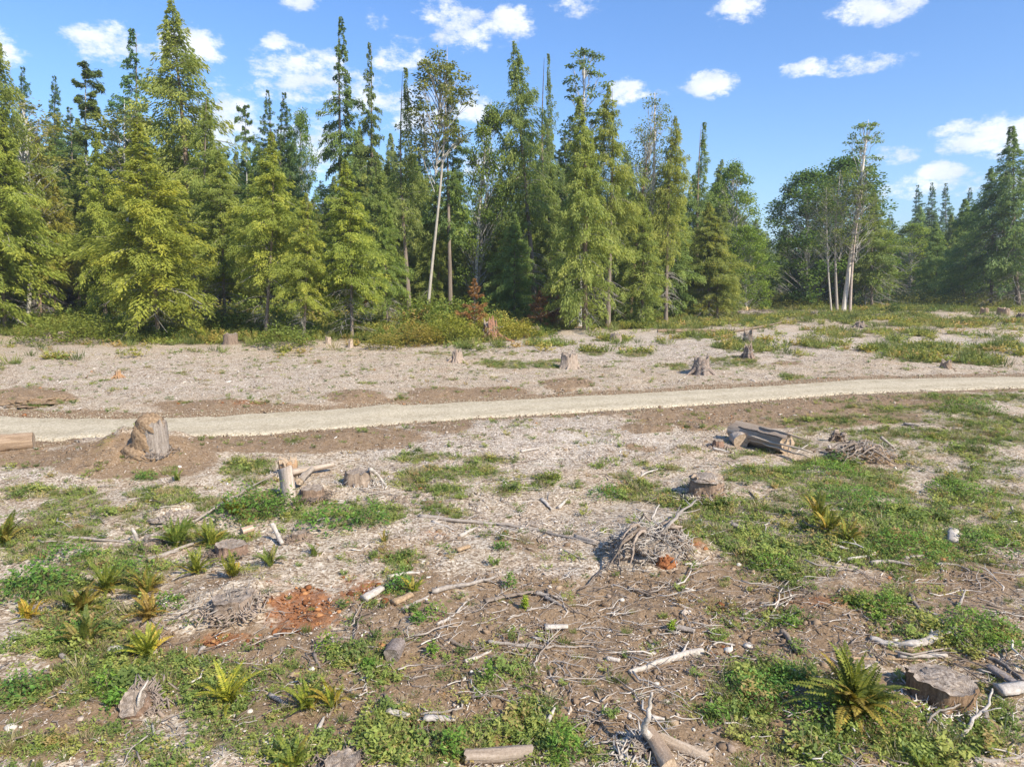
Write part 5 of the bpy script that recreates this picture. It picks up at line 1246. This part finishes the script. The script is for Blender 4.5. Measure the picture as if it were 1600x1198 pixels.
# ------------------------------------------------------------------ logs
def log(a, b, r, label, seed, mat=W_LOG, emat=E_TAN, color=(1, 1, 1), taper=.1, lift=0.0, name='log', jag=0.0, lift2=None, rgh=1.0):
    rg = np.random.default_rng(seed)
    A = np.array(at(*a)) + [0, 0, r * .85 + lift]; B = np.array(at(*b)) + [0, 0, r * .85 + (lift if lift2 is None else lift2)]
    L = np.linalg.norm(B - A); d = Vector(B - A).normalized()
    root = obj(name, None, None, None, label, 'log', None, A)
    root.rotation_euler = d.to_track_quat('X', 'Z').to_euler()
    m, n = 16, 20; t = np.linspace(0, 1, m); th = np.linspace(0, 2 * math.pi, n, endpoint=False)
    R = r * (1 - taper * t)[:, None] * (1 + (nz1d(th, 2.5, seed) - .5)[None, :] * .35 + (nz1d(th, 7, seed + 2) - .5)[None, :] * .22 + (fbm(t[:, None] * L * 2.2 + seed, np.cos(th)[None, :] * 2 + np.sin(th)[None, :] * 5, seed, 3) - .5) * .55 * rgh)
    X_ = (t * L)[:, None] + np.where((t == 0)[:, None], 0, 0) + 0 * th[None, :]
    if jag: X_[-1] += (rg.random(n) - .3) * jag * r; X_[0] -= (rg.random(n) - .3) * jag * r
    bend = np.sin(t * 3.1 + seed) * .02 * L
    V = np.stack([X_, R * np.cos(th) + bend[:, None], R * np.sin(th)], -1).reshape(-1, 3)
    i = np.arange(m - 1)[:, None] * n; j = np.arange(n)[None, :]; k = (j + 1) % n
    Q = np.stack([i + j, i + n + j, i + n + k, i + k], -1).reshape(-1, 4)
    o = obj('bark', make_mesh('bark', V, Q, None, [mat]), root); o.color = (*color, 1)
    for e, s in ((0, -1), (m - 1, 1)):
        ring = V.reshape(m, n, 3)[e]; c = ring.mean(0)
        F = np.concatenate([c + (ring - c) * f + [s * .003 * (1 - f) + (0 if f == 1 else (rg.random() - .5) * .02), 0, 0] for f in (.995, .6, .3)] + [c[None, :]])
        Q2 = np.concatenate([np.stack([q * n + j[0], q * n + k[0], (q + 1) * n + k[0], (q + 1) * n + j[0]], -1) for q in (0, 1)])
        T2 = [(2 * n + q, 2 * n + (q + 1) % n, 3 * n) for q in range(n)]
        obj('cut_face', make_mesh('cut_face', F, Q2, T2, [emat]), root)
    return root

big = log((1150, 688), (1226, 709), .35, 'big peeled grey log with bright torn end, right of centre', 401, W_LOG, E_TAN, (.95, .88, .80), .0, jag=.5, lift=.05, rgh=.35)
bm = big.children[0]
for q, (yy, zz, ll) in enumerate([(0.25, 0.25, 0.9), (0.06, 0.35, 0.8), (-0.22, 0.27, 0.7), (-0.35, 0.06, 0.95), (0.15, 0.33, 0.55), (-0.31, -0.11, 0.85)]):
    rg = np.random.default_rng(60 + q); Lb = 3.2 * ll; t = np.linspace(0, 1, 9)
    P = np.stack([.15 * q + Lb * t, yy + rg.normal(0, .02, 9), zz + rg.normal(0, .015, 9)], 1)
    b = MB(); b.add(*tube(P, .065 * np.array([.3, .9, 1, 1, .9, 1, .9, .8, .4]), 5, .4, rg, True, .5))
    o = obj('bark_strip', b.mesh('bark_strip', W_LOG if q % 2 else W_GREY), big); o.color = (1.2, 1.15, 1.05, 1) if q % 2 else (.8, .75, .7, 1)
log((1158, 699), (1150, 690), .26, 'short whitish bolt propped at the left end of the big peeled log', 402, W_LOG, E_TAN, (1.3, 1.25, 1.2), 0)
log((-40, 708), (54, 698), .27, 'pale barked log cut by the left picture edge below the road', 403, W_LOG, E_TAN, (.85, .70, .55), .0)
log((1028, 520), (1142, 519), .20, 'far fallen tree trunk lying along the edge of the grass', 404, W_LOG, E_GREY, (.75, .62, .48), .35)
log((1144, 521), (1220, 507), .16, 'bare broken top propped up at the right end of the far fallen trunk', 405, W_LOG, E_GREY, (.62, .55, .46), .6, lift=.05, lift2=.15)
log((728, 1190), (829, 1183), .095, 'grey split log lying along the bottom edge centre', 406, W_LOG, E_TAN, (.95, .88, .8), .05, jag=.5)
log((612, 1034), (624, 1014), .115, 'short sawn log with its round brown end facing the camera', 407, W_GREY, E_GREY, (.75, .72, .74), .0)
log((447, 750), (520, 736), .11, 'bleached log leaning on the tawny broken stump', 408, W_LOG, E_TAN, (1.12, 1.06, .98), .35, lift=.1, jag=.6)
log((470, 762), (488, 742), .10, 'short bleached piece crossing under the bleached log', 409, W_LOG, E_TAN, (1.05, 1.0, .92), .3, lift=.1, jag=.4)
log((395, 831), (378, 836), .10, 'small peeled block behind the flat sawn stump', 410, W_LOG, E_TAN, (1.3, 1.1, .95), 0)
log((1048, 1212), (1014, 1158), .115, 'driftwood-like grey log pointing at the camera on the bottom edge', 411, W_LOG, E_TAN, (1.05, .9, .75), .2, jag=.6)
log((1032, 1160), (1108, 1192), .08, 'split whitish log running right from the driftwood', 412, W_LOG, E_TAN, (1.3, 1.2, 1.05), .3, jag=.8)
stick([(1018, 1160, .08), (1006, 1142, .25), (1012, 1128, .42), (1015, 1108, .55), (1018, 1086, .75)], .055, 'w', 'white driftwood branch rising from the grey log at the bottom', 0, 'branch', 'branch', .72)
stump(1000, 1175, 44, 14, 'low dark root crown under the driftwood branch', 413, W_DARK, E_GREY, .6, .4, 5, .9, color=(1.1, .95, .85), twigs=(30, .3, .008, W_STICK))

# the leaning white slab
P0 = pts([(452, 783)])[0]; m = px_m(Vector(P0))
th_ = .07; hh = .95; ww = .40
rg = np.random.default_rng(8); b = MB()
ys = np.linspace(0, hh, 8); V = []
for q, yv in enumerate(ys):
    j1, j2 = rg.normal(0, .015, 2); V += [[-ww / 2 + j1, 0, yv], [ww / 2 + j2, 0, yv], [ww / 2 + j2, th_, yv], [-ww / 2 + j1, th_, yv]]
Q = []
for q in range(7):
    o4 = q * 4; Q += [(o4, o4 + 1, o4 + 5, o4 + 4), (o4 + 1, o4 + 2, o4 + 6, o4 + 5), (o4 + 2, o4 + 3, o4 + 7, o4 + 6), (o4 + 3, o4, o4 + 4, o4 + 7)]
Q += [(3, 2, 1, 0), (28, 29, 30, 31)]
b.add(V, Q); so = obj('wood_slab', b.mesh('wood_slab', W_GREY), None, None, 'white weathered slab of split wood leaning left above the leafy mound', 'slab', None, P0)
so.rotation_euler = (-.45, -.38, -.15); so.color = (1.45, 1.4, 1.32, 1)

# ------------------------------------------------------------------ root mound and root heap
def root_heap(px, py, wpx, hpx, label, seed, nroots, heapmat, tw, col2=None, name='root_mound'):
    rg = np.random.default_rng(seed); p = at(px, py); m = px_m(p); R = wpx * m / 2; H = hpx * m * .8
    root = obj(name, None, None, None, label, 'root mound', None, p)
    obj('packed_debris', blob_mesh(seed, R * .88, R * .68, H * .78, heapmat, .42, nseg=70, nring=30, f=4), root, loc=(0, .2, -.08))
    obj('clinging_twigs', twigs_on(seed, R * .95, R * .75, H * .92, tw, .38, .010, M_TWIGL), root, 'stuff')
    obj('clinging_twigs', twigs_on(seed + 5, R * .98, R * .75, H * .85, tw // 3, .3, .010, B_TWIG), root, 'stuff')
    for q in range(nroots):
        a = rg.uniform(0, 6.28); t = np.linspace(0, 1, 8)
        z0 = H * rg.uniform(.4, .9)
        P = np.stack([np.cos(a + t * rg.uniform(-1.6, 1.6)) * (R * .25 + R * .8 * t), np.sin(a + t * .4) * (R * .2 + R * .62 * t), z0 * (1 - t ** 1.6) + .05 + .12 * np.sin(t * 5)], 1) + rg.normal(0, .03, (8, 3))
        bb = MB(); bb.add(*tube(P, .036 * rg.uniform(.5, 1.7) * (1 - .8 * t), 6, .35, rg)); ro = obj('root', bb.mesh('root', W_GREY), root)
        c_ = rg.uniform(.5, 1.2); ro.color = (c_, c_ * .92, c_ * .84, 1)
    if col2: obj('rotten_heart', blob_mesh(seed + 7, R * .20, R * .12, H * .36, M_ROT, .6, nseg=30, nring=14), root, loc=(R * .22, -R * .52, -.1))
    return root
root_heap(1016, 862, 140, 56, 'upturned root mound of tangled grey roots with a rotten orange hollow', 501, 16, M_CHIPH, 230, True)
root_heap(1350, 714, 100, 26, 'far heap of dark twisted roots and chips right of the big peeled log', 502, 18, M_SOILM, 160)
root_heap(1310, 690, 22, 16, 'small black root knot at the left end of the far root heap', 503, 8, M_SOILM, 20)
root_heap(1180, 493, 90, 12, 'far low heap of grey slash before the gap in the trees', 504, 16, M_CHIPH, 90)
root_heap(1366, 497, 50, 8, 'far low heap of grey slash right of the island trees', 505, 10, M_CHIPH, 50)
root_heap(834, 522, 26, 16, 'tangled reddish root clump at the forest edge right of the splintered stump', 506, 12, M_SOILM, 40)
for q, (px, py, wp, hp, lab, mt) in enumerate([(275, 806, 66, 20, 'smooth heap of grey chips in the plants left of the leafy mound', M_CHIPH), (139, 688, 44, 12, 'low heap of grey chips at the near edge of the road', M_CHIPH),
        (466, 968, 150, 13, 'broken bank of crumbly rotten orange wood at the left foreground', M_ROT), (50, 624, 110, 12, 'low mound of dark soil beyond the road at the left', M_SOILM), (884, 606, 84, 9, 'low mound of brown soil beyond the road near the buttressed stump', M_SOILM),
        (556, 626, 90, 11, 'brown soil mound beyond the road with a dark clod on its left end', M_SOILM), (690, 620, 70, 9, 'reddish soil mound beyond the road left of centre', M_SOILM)]):
    p = at(px, py); m = px_m(p)
    ob = obj('soil_mound' if mt != M_CHIPH else 'chip_heap', blob_mesh(600 + q, wp * m * .5, wp * m * .42, hp * m * .62, mt, .5, nseg=90, nring=36, f=5), None, None, lab, 'mound', None, (p.x, p.y, p.z - .14 - .02 * q))

# ------------------------------------------------------------------ ferns
def frond_mesh(seed, L=1.0, npair=17, w=.15, droop=.5, e=1.1, mat=M_FERN):
    rg = np.random.default_rng(seed); b = MB()
    t = np.linspace(0, 1, 9)
    def cur(s): return np.stack([L * (math.cos(e) * s + .22 * s ** 2), 0 * s, L * (math.sin(e) * s - droop * s ** 2.2)], -1)
    b.add(*tube(cur(t), .006 * (1 - .8 * t) + .001, 3, 0, None, False))
    nst = b.n
    s = np.linspace(.10, .99, npair); P = cur(s); D = norm(cur(s + .01) - P)
    wl = w * np.sin(np.pi * np.clip(s * .82 + .16, 0, 1)) ** .8
    for sg in (-1, 1):
        d = norm(D * .45 + np.array([0, sg, 0]) + np.array([0, 0, -.15]) + rg.normal(0, .08, (npair, 3)))
        V, Q = kite(P, d, D, wl, L * .05, .35); b.add(V, Q)
    n = b.n
    tint = np.concatenate([np.full(nst, .3), np.repeat(np.clip(rg.normal(.5, .22, 2 * npair), 0, 1), 4)])
    return b.mesh('frond', mat, attrs={'tint': tint})
FR = [frond_mesh(1, 1, 22, .11, .20, 1.28), frond_mesh(2, 1, 22, .10, .34, 1.12), frond_mesh(3, .9, 20, .11, .12, 1.42), frond_mesh(4, 1, 22, .10, .5, .98)]
FRB = [frond_mesh(5, 1, 22, .10, .35, 1.25, M_FERNB), frond_mesh(6, .9, 20, .10, .6, 1.0, M_FERNB)]
def fern(px, py, hpx, n, label, brown=.15, color=(1, 1, 1), seed=0, spread=1.0):
    rg = np.random.default_rng(seed + int(px * 7 + py)); p = at(px, py); m = px_m(p)
    s0 = hpx * m / .80
    root = obj('sword_fern', None, None, None, label, 'fern', None, p)
    for i in range(int(n * 1.6)):
        me = (FRB if rg.random() < brown else FR); me = me[rg.integers(len(me))]
        f = obj('frond', me, root); s = s0 * rg.uniform(.5, 1.12)
        f.scale = (s * spread, s, s); f.rotation_euler = (rg.normal(0, .16), rg.normal(0, .2) - .05, i * 2.4 + rg.normal(0, .2))
        f.location = (rg.normal(0, .04), rg.normal(0, .04), 0)
        c_ = rg.uniform(.8, 1.2); f.color = (color[0] * c_, color[1] * c_, color[2] * c_, 1)
    return root
YG = (1.45, 1.25, .8)
FERNS = [(278, 853, 38, 22, 'green sword fern right of the rounded shaggy stump', .1, (1, 1.1, .9)), (331, 853, 36, 18, 'bright upright sword fern left of the flat sawn stump', .05, (1.4, 1.3, .9)),
 (307, 896, 34, 18, 'sword fern standing alone on chips under the bright upright one', .1, (1.3, 1.2, .8)), (364, 900, 34, 20, 'wide yellow-green sword fern in front of the flat sawn stump', .1, (1.5, 1.3, .8)),
 (424, 884, 30, 14, 'slender dark sword fern right of the wide yellow-green one', .15, (.9, 1, .9)), (168, 924, 40, 22, 'sword fern right of the round leafy nettle bush', .2, (1.2, 1.15, .9)),
 (228, 930, 42, 22, 'browned sword fern above the reddest one', .5, (1.1, 1, .8)), (128, 957, 44, 22, 'tall brownish sword fern between the leafy bush and the reddest fern', .5, (1, .95, .8)),
 (233, 966, 40, 20, 'reddest dry sword fern in the left cluster', .8, (1.1, .9, .8)), (45, 966, 28, 16, 'small yellow sword fern under the round leafy nettle bush', .5, (1.6, 1.3, .7)),
 (135, 1006, 44, 22, 'grey-green sword fern lowest of the left cluster', .4, (1, 1, 1)), (232, 1023, 44, 18, 'bright narrow sword fern beside the sandy patch', .05, (1.6, 1.45, .8)),
 (5, 850, 44, 20, 'sword fern cut by the left picture edge', .2, (1.1, 1.1, .9)), (368, 803, 30, 16, 'yellowish sword fern on the left flank of the leafy mound', .25, (1.6, 1.3, .8)),
 (480, 1108, 44, 14, 'left of two pale green ferns near the bottom, fronds fanned', .05, (1.5, 1.4, .9)), (521, 1104, 44, 12, 'right of two pale green ferns near the bottom', .05, (1.5, 1.4, .9)),
 (458, 1200, 42, 18, 'sword fern cut by the bottom edge left of the brown sawn stump', .1, (1.3, 1.3, .9)), (646, 926, 30, 9, 'thin upright fern beside the green clump in the centre', .1, (1.3, 1.3, .8)),
 (491, 869, 22, 10, 'small dark fern on the chips below the leafy mound', .1, (.9, 1, .9)), (1279, 812, 34, 18, 'upper of the three upright sword ferns in the right weeds', .2, (1.3, 1.15, .8)),
 (1294, 834, 36, 20, 'middle of the three upright sword ferns in the right weeds', .2, (1.4, 1.2, .8)), (1322, 848, 34, 16, 'lower of the three upright sword ferns in the right weeds', .2, (1.2, 1.1, .8)),
 (1335, 1112, 78, 46, 'largest sword fern, spreading beside the big sawn stump at the lower right', .2, (1.2, 1.12, .9)),
 (602, 846, 20, 9, 'little fern tuft right of the leafy mound on chips', .3, (1.2, 1.1, .8)), (1440, 1200, 26, 10, 'fern tuft in the bottom right plants', .1, (1.2, 1.2, .9)),
 (315, 527, 14, 14, 'yellow fern clump at the forest edge under the tallest cedar', .2, (1.9, 1.6, .8)), (278, 752, 20, 9, 'small fern beside the soil of the tall capped stump', .1, (1.0, 1.15, .9))]
for f_ in FERNS: fern(f_[0], f_[1], f_[2], f_[3], f_[4], min(.9, f_[5] + .12), f_[6])
fb = fern(355, 1098, 50, 14, 'yellow-green bracken with wide drooping fronds at the lower left', .0, (1.9, 1.55, .8), spread=1.2)
fb.name = 'bracken_fern'

# ------------------------------------------------------------------ leafy bushes
def bush(px, py, wpx, hpx, label, seed, leaf=.07, dens=1.0, mat=M_WEED, color=(1, 1, 1), name='leafy_bush', cat='bush'):
    rg = np.random.default_rng(seed); p = at(px, py); m = px_m(p); R = wpx * m / 2; H = hpx * m
    n = int(dens * 420 * max(.4, min(6, (R * max(H, R * .6)) / (leaf * leaf) / 40)))
    n = min(n, 9000)
    a = rg.uniform(0, 6.28, n); o = rg.random(n) ** .55; hh_ = np.sqrt(np.clip(1 - o ** 2, 0, 1))
    lob = 1 + .5 * (vnoise(np.cos(a) * 2 + seed, np.sin(a) * 2, seed) - .5)
    zc = hh_ * H * rg.random(n) ** .45 * (.65 + .7 * vnoise(np.cos(a) * o * 4 + 9, np.sin(a) * o * 4, seed + 2))
    P = np.stack([np.cos(a) * o * R * lob, np.sin(a) * o * R * lob, zc], 1)
    ph = rg.uniform(0, 6.28, n); d = norm(np.stack([np.cos(ph), np.sin(ph), rg.normal(.1, .45, n)], 1)); wv = norm(np.cross(d, np.array([0, 0, 1.]) + rg.normal(0, .4, (n, 3))))
    V, Q = kite(P, d, wv, leaf * rg.uniform(.7, 1.35, n), leaf * .45)
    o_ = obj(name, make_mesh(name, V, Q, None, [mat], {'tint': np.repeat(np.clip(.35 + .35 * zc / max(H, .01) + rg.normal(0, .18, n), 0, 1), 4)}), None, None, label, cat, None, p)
    o_.color = (*color, 1); return o_
M_LEAFB = foliage('bush_leaves', [(0, (.05, .10, .02)), (.45, (.11, .20, .04)), (.8, (.18, .28, .055)), (1, (.28, .34, .08))], .35, 'tint')
BUSHES = [(1300, 1118, 90, 26, 'feathery weeds tangled into the left foot of the largest sword fern', .06, (1.0, 1.1, .9)), (1375, 1128, 70, 20, 'feathery weeds tangled into the right foot of the largest sword fern', .06, (1.15, 1.15, .85)), (100, 880, 90, 24, 'low green nettles above the round leafy nettle bush', .08, (1.0, 1.1, .9)), (200, 900, 70, 22, 'green weeds behind the sword ferns of the left cluster', .07, (1.05, 1.1, .9)), (260, 950, 50, 22, 'green weeds right of the reddest dry sword fern', .07, (1.1, 1.15, .85)), (58, 925, 96, 36, 'round leafy nettle bush at the left, behind the small yellow fern', .11, (.95, 1.05, .9)), (388, 810, 96, 46, 'leafy mound of tall weeds left of the white slab', .10, (1, 1.05, .9)),
 (440, 800, 60, 40, 'leafy weeds at the foot of the leaning white slab', .10, (1.05, 1, .85)), (512, 822, 84, 36, 'thick bright green nettles right of the leaning slab', .12, (1.05, 1.15, .9)), (580, 818, 56, 30, 'darker nettle patch at the right of the thick bright nettles', .10, (.85, .95, .85)),
 (1386, 950, 44, 24, 'bright round weed ball on bare soil at the right', .06, (1.2, 1.2, .85)), (1352, 950, 34, 14, 'lower weed cushion left of the bright round ball', .06, (1.05, 1.1, .85)), (1371, 968, 26, 12, 'small weed cushion below the bright round ball', .06, (1.2, 1.15, .85)),
 (1236, 980, 36, 20, 'light green weed tuft on bare soil above the charred branch', .06, (1.2, 1.2, .85)), (1530, 990, 90, 30, 'broad weed cushion beside the very long grey branch', .06, (1.2, 1.2, .85)), (1566, 1012, 40, 16, 'small weed cushion below the broad one near the right edge', .06, (1.25, 1.2, .85)),
 (1190, 1092, 100, 34, 'feathery weeds left of the largest sword fern', .06, (.95, 1.1, .9)), (1230, 1065, 60, 24, 'upper feathery weeds next to the largest sword fern', .06, (1, 1.1, .9)), (1120, 1120, 50, 18, 'low feathery weeds right of the driftwood branch', .06, (1.05, 1.1, .85)),
 (884, 1180, 56, 46, 'tall bushy weed near the bottom centre', .06, (1.1, 1.15, .85)), (708, 1178, 44, 44, 'bushy weed above the grey split log end', .06, (1.1, 1.15, .9)), (628, 922, 40, 30, 'dense green clump on bare soil in the centre left', .07, (.85, 1.05, .85)),
 (578, 1045, 32, 16, 'green clump beside the short sawn log', .06, (1.05, 1.15, .85)), (785, 858, 26, 14, 'single round green weed on chips below the long branch', .06, (1.0, 1.1, .9)), (652, 972, 18, 16, 'small green weed below the broken pale pole', .06, (1.0, 1.1, .9)),
 (764, 1068, 16, 42, 'tall thin seedling standing on bare soil near the bottom centre', .06, (1.15, 1.1, .9)), (797, 918, 20, 28, 'thin leafy seedling right of the broken pale pole', .06, (1.1, 1.1, .9)), (512, 1014, 30, 30, 'loose yellow-green seedling right of the rotten orange soil', .06, (1.5, 1.3, .8)),
 (678, 962, 34, 22, 'sparse seedling under the right half of the broken pole', .06, (1.4, 1.3, .9)), (676, 1022, 22, 18, 'sparse seedling near the dark bent stick', .06, (1.3, 1.25, .85)), (165, 1078, 44, 26, 'bright yellow-green weed left of the tilted stump', .07, (1.25, 1.25, .8)), (182, 1100, 30, 18, 'deep green weed against the tilted stump', .07, (1.0, 1.15, .85)),
 (30, 1085, 70, 24, 'grey-green weed patch by the left edge near the bottom', .07, (.95, 1.1, 1.0)), (120, 995, 60, 20, 'green weeds under the grey-green fern', .07, (1.0, 1.1, .85)), (1210, 885, 60, 20, 'bright weeds at the lower right of the grass by the root mound', .07, (1.3, 1.3, .85)), (1100, 745, 26, 9, 'yellow weeds behind the wide shaggy stump', .07, (1.3, 1.25, .9)),
 (1420, 860, 110, 26, 'fresh green weed cushion above the pale sticks at the right', .08, (1.1, 1.15, .9)), (1345, 790, 120, 22, 'broad weed cushion behind the three upright ferns', .08, (1.0, 1.05, .9)), (1300, 740, 80, 18, 'bright weed cushion below the far root heap', .08, (1.2, 1.2, .85)), (1540, 860, 80, 24, 'tall weeds near the right edge below the far chips', .08, (1.1, 1.1, .9)),
 (1310, 722, 40, 14, 'dark weeds at the foot of the small black root knot', .08, (.85, .95, .85)), (1500, 770, 90, 16, 'weed cushion near the right edge in the middle ground', .08, (1.15, 1.1, .85)), (945, 777, 54, 22, 'grassy weeds left of the root mound', .07, (.95, 1.05, .85)),
 (820, 950, 9, 20, 'yellow sprout beside the brown branch section', .06, (1.8, 1.4, .7)), (1050, 985, 12, 14, 'small yellow grass tuft beside the grey split piece', .06, (1.8, 1.5, .8)), (226, 748, 36, 10, 'low green weed left of the small fern by the soil', .07, (.9, 1.05, .85)),
 (1520, 640, 70, 14, 'tall dry-green weeds right above the upper right patch', .1, (1.1, 1.0, .9)), (1470, 600 + 45, 40, 12, 'brownish rush tuft in the upper right weeds', .1, (1.1, .85, .8))]
for q, (px, py, wp, hp, lab, lf, cl) in enumerate(BUSHES): bush(px, py, wp, hp, lab, 700 + q, lf, 1.0, M_LEAFB, cl)
M_EDGEB = foliage('edge_bush_leaves', [(0, (.13, .15, .03)), (.5, (.25, .26, .05)), (1, (.38, .36, .09))], .35, 'tint')
for q, (px, py, wp, hp, lab, lf, cl, nm) in enumerate([(706, 536, 86, 46, 'yellow-green broom bush at the forest edge left of the rusty sapling', .22, (1.1, 1.1, .8), 'broom_bush'), (770, 530, 90, 34, 'yellow broom bush behind the reddish splintered stump', .22, (1.25, 1.1, .8), 'broom_bush'),
   (655, 540, 70, 36, 'browning bush left of the yellow-green broom', .22, (1.1, .85, .8), 'broom_bush'), (815, 528, 60, 26, 'low yellow bush left of the tangled root clump', .22, (1.2, 1.05, .75), 'broom_bush'), (600, 545, 60, 24, 'straw coloured bush at the edge left of the browning bush', .22, (1.0, .85, .8), 'broom_bush'),
   (1396, 490, 24, 15, 'dark round bush alone on the far grass', .3, (.30, .45, .45), 'round_bush'), (1240, 480, 110, 18, 'brownish brush before the island trees', .35, (.75, .75, .7), 'brush_thicket'), (1470, 478, 190, 22, 'olive brush on the far side of the open ground', .4, (.70, .68, .6), 'brush_thicket'),
   (1190, 476, 70, 26, 'sunny yellow-green brush in the gap between the trees', .4, (.95, 1.05, .8), 'brush_thicket'), (1110, 490, 70, 18, 'tawny brush under the last trees before the gap', .3, (1.0, .85, .8), 'brush_thicket'), (450, 540, 90, 30, 'green brush at the feet of the row of hemlocks', .25, (.7, .85, .8), 'brush_thicket'),
   (130, 534, 150, 34, 'low green brush beneath the left forest edge', .25, (.75, .85, .7), 'brush_thicket')]):
    bush(px, py, wp, hp, lab, 800 + q, lf, 2.2, M_EDGEB, cl, nm)

def small_tree(px, py, tpx, tpy, R, label, mat, seed, color=(1, 1, 1)):
    p = at(px, py); d = pix_dir(tpx, tpy); t = p.y / d.y; H = CAMZ + d.z * t - p.z
    cr, lb = conifer(seed, H, .06, R, P_cone, 70, 38, .34, .12, .5, .9, .25, .3, .3, .2, .3, mat)
    root = obj('rusty_sapling', None, None, None, label, 'sapling', None, p)
    b = MB(); b.add(*tube([[0, 0, -.2], [0, 0, H * .5], [.05, 0, H]], [.07, .045, .01], 5)); obj('trunk', b.mesh('trunk', B_CON), root)
    c_ = obj('crown', cr, root); c_.color = (*color, 1); obj('limbs', lb, root, 'stuff')
small_tree(742, 522, 742, 436, 1.5, 'rust coloured sapling standing above the yellow broom', M_REDB, 41, (1.1, 1, .9))
small_tree(845, 515, 846, 448, 1.7, 'reddish brown sapling in the shade left of the big drooping cedar', M_REDB, 42, (.9, .8, .8))
small_tree(870, 512, 872, 462, 1.3, 'smaller reddish sapling between the shaded one and the drooping cedar', M_REDB, 43, (1, .8, .7))

# pale stones on the soil
for q, (px, py, wp, lab) in enumerate([(17, 1136, 14, 'white stone near the bottom of the left edge'), (972, 937, 8, 'white stone above the pale chip patch'), (1154, 882, 8, 'pale stone on the soil right of the root mound'), (1041, 1096, 10, 'pinkish grey stone behind the driftwood branch'),
        (1026, 1068, 9, 'flat tan stone above the driftwood branch'), (1398, 1000, 12, 'pale stone above the curved frayed root'), (180, 1017, 22, 'sandy coloured stone in the bare sandy spot at the left')]):
    p = at(px, py); m = px_m(p)
    obj('stone', blob_mesh(650 + q, wp * m * .5, wp * m * .4, wp * m * .34, M_STONE, .2, nseg=16, nring=9, dome=False, f=2), None, None, lab, 'stone', None, p)

# ------------------------------------------------------------------ thin summer haze
vm = bpy.data.materials.new('summer_haze'); vm.use_nodes = True; vm.node_tree.nodes.clear(); g = G(vm.node_tree)
o_ = g.n('ShaderNodeOutputMaterial'); v_ = g.n('ShaderNodeVolumePrincipled')
v_.inputs['Color'].default_value = (.86, .92, 1.0, 1); v_.inputs['Density'].default_value = .0003; v_.inputs['Anisotropy'].default_value = .2
g.put(o_.inputs['Volume'], v_.outputs[0])
S_ = 1600.0; zb, zt = -6.0, 62.0
bv = np.array([[sx * S_, sy * S_, z] for z in (zb, zt) for sy in (-1, 1) for sx in (-1, 1)])
hz = make_mesh('haze', bv, [(0, 2, 3, 1), (4, 5, 7, 6), (0, 1, 5, 4), (2, 6, 7, 3), (0, 4, 6, 2), (1, 3, 7, 5)], None, [vm])
obj('haze', hz, kind='stuff')
sc.cycles.volume_bounces = 0
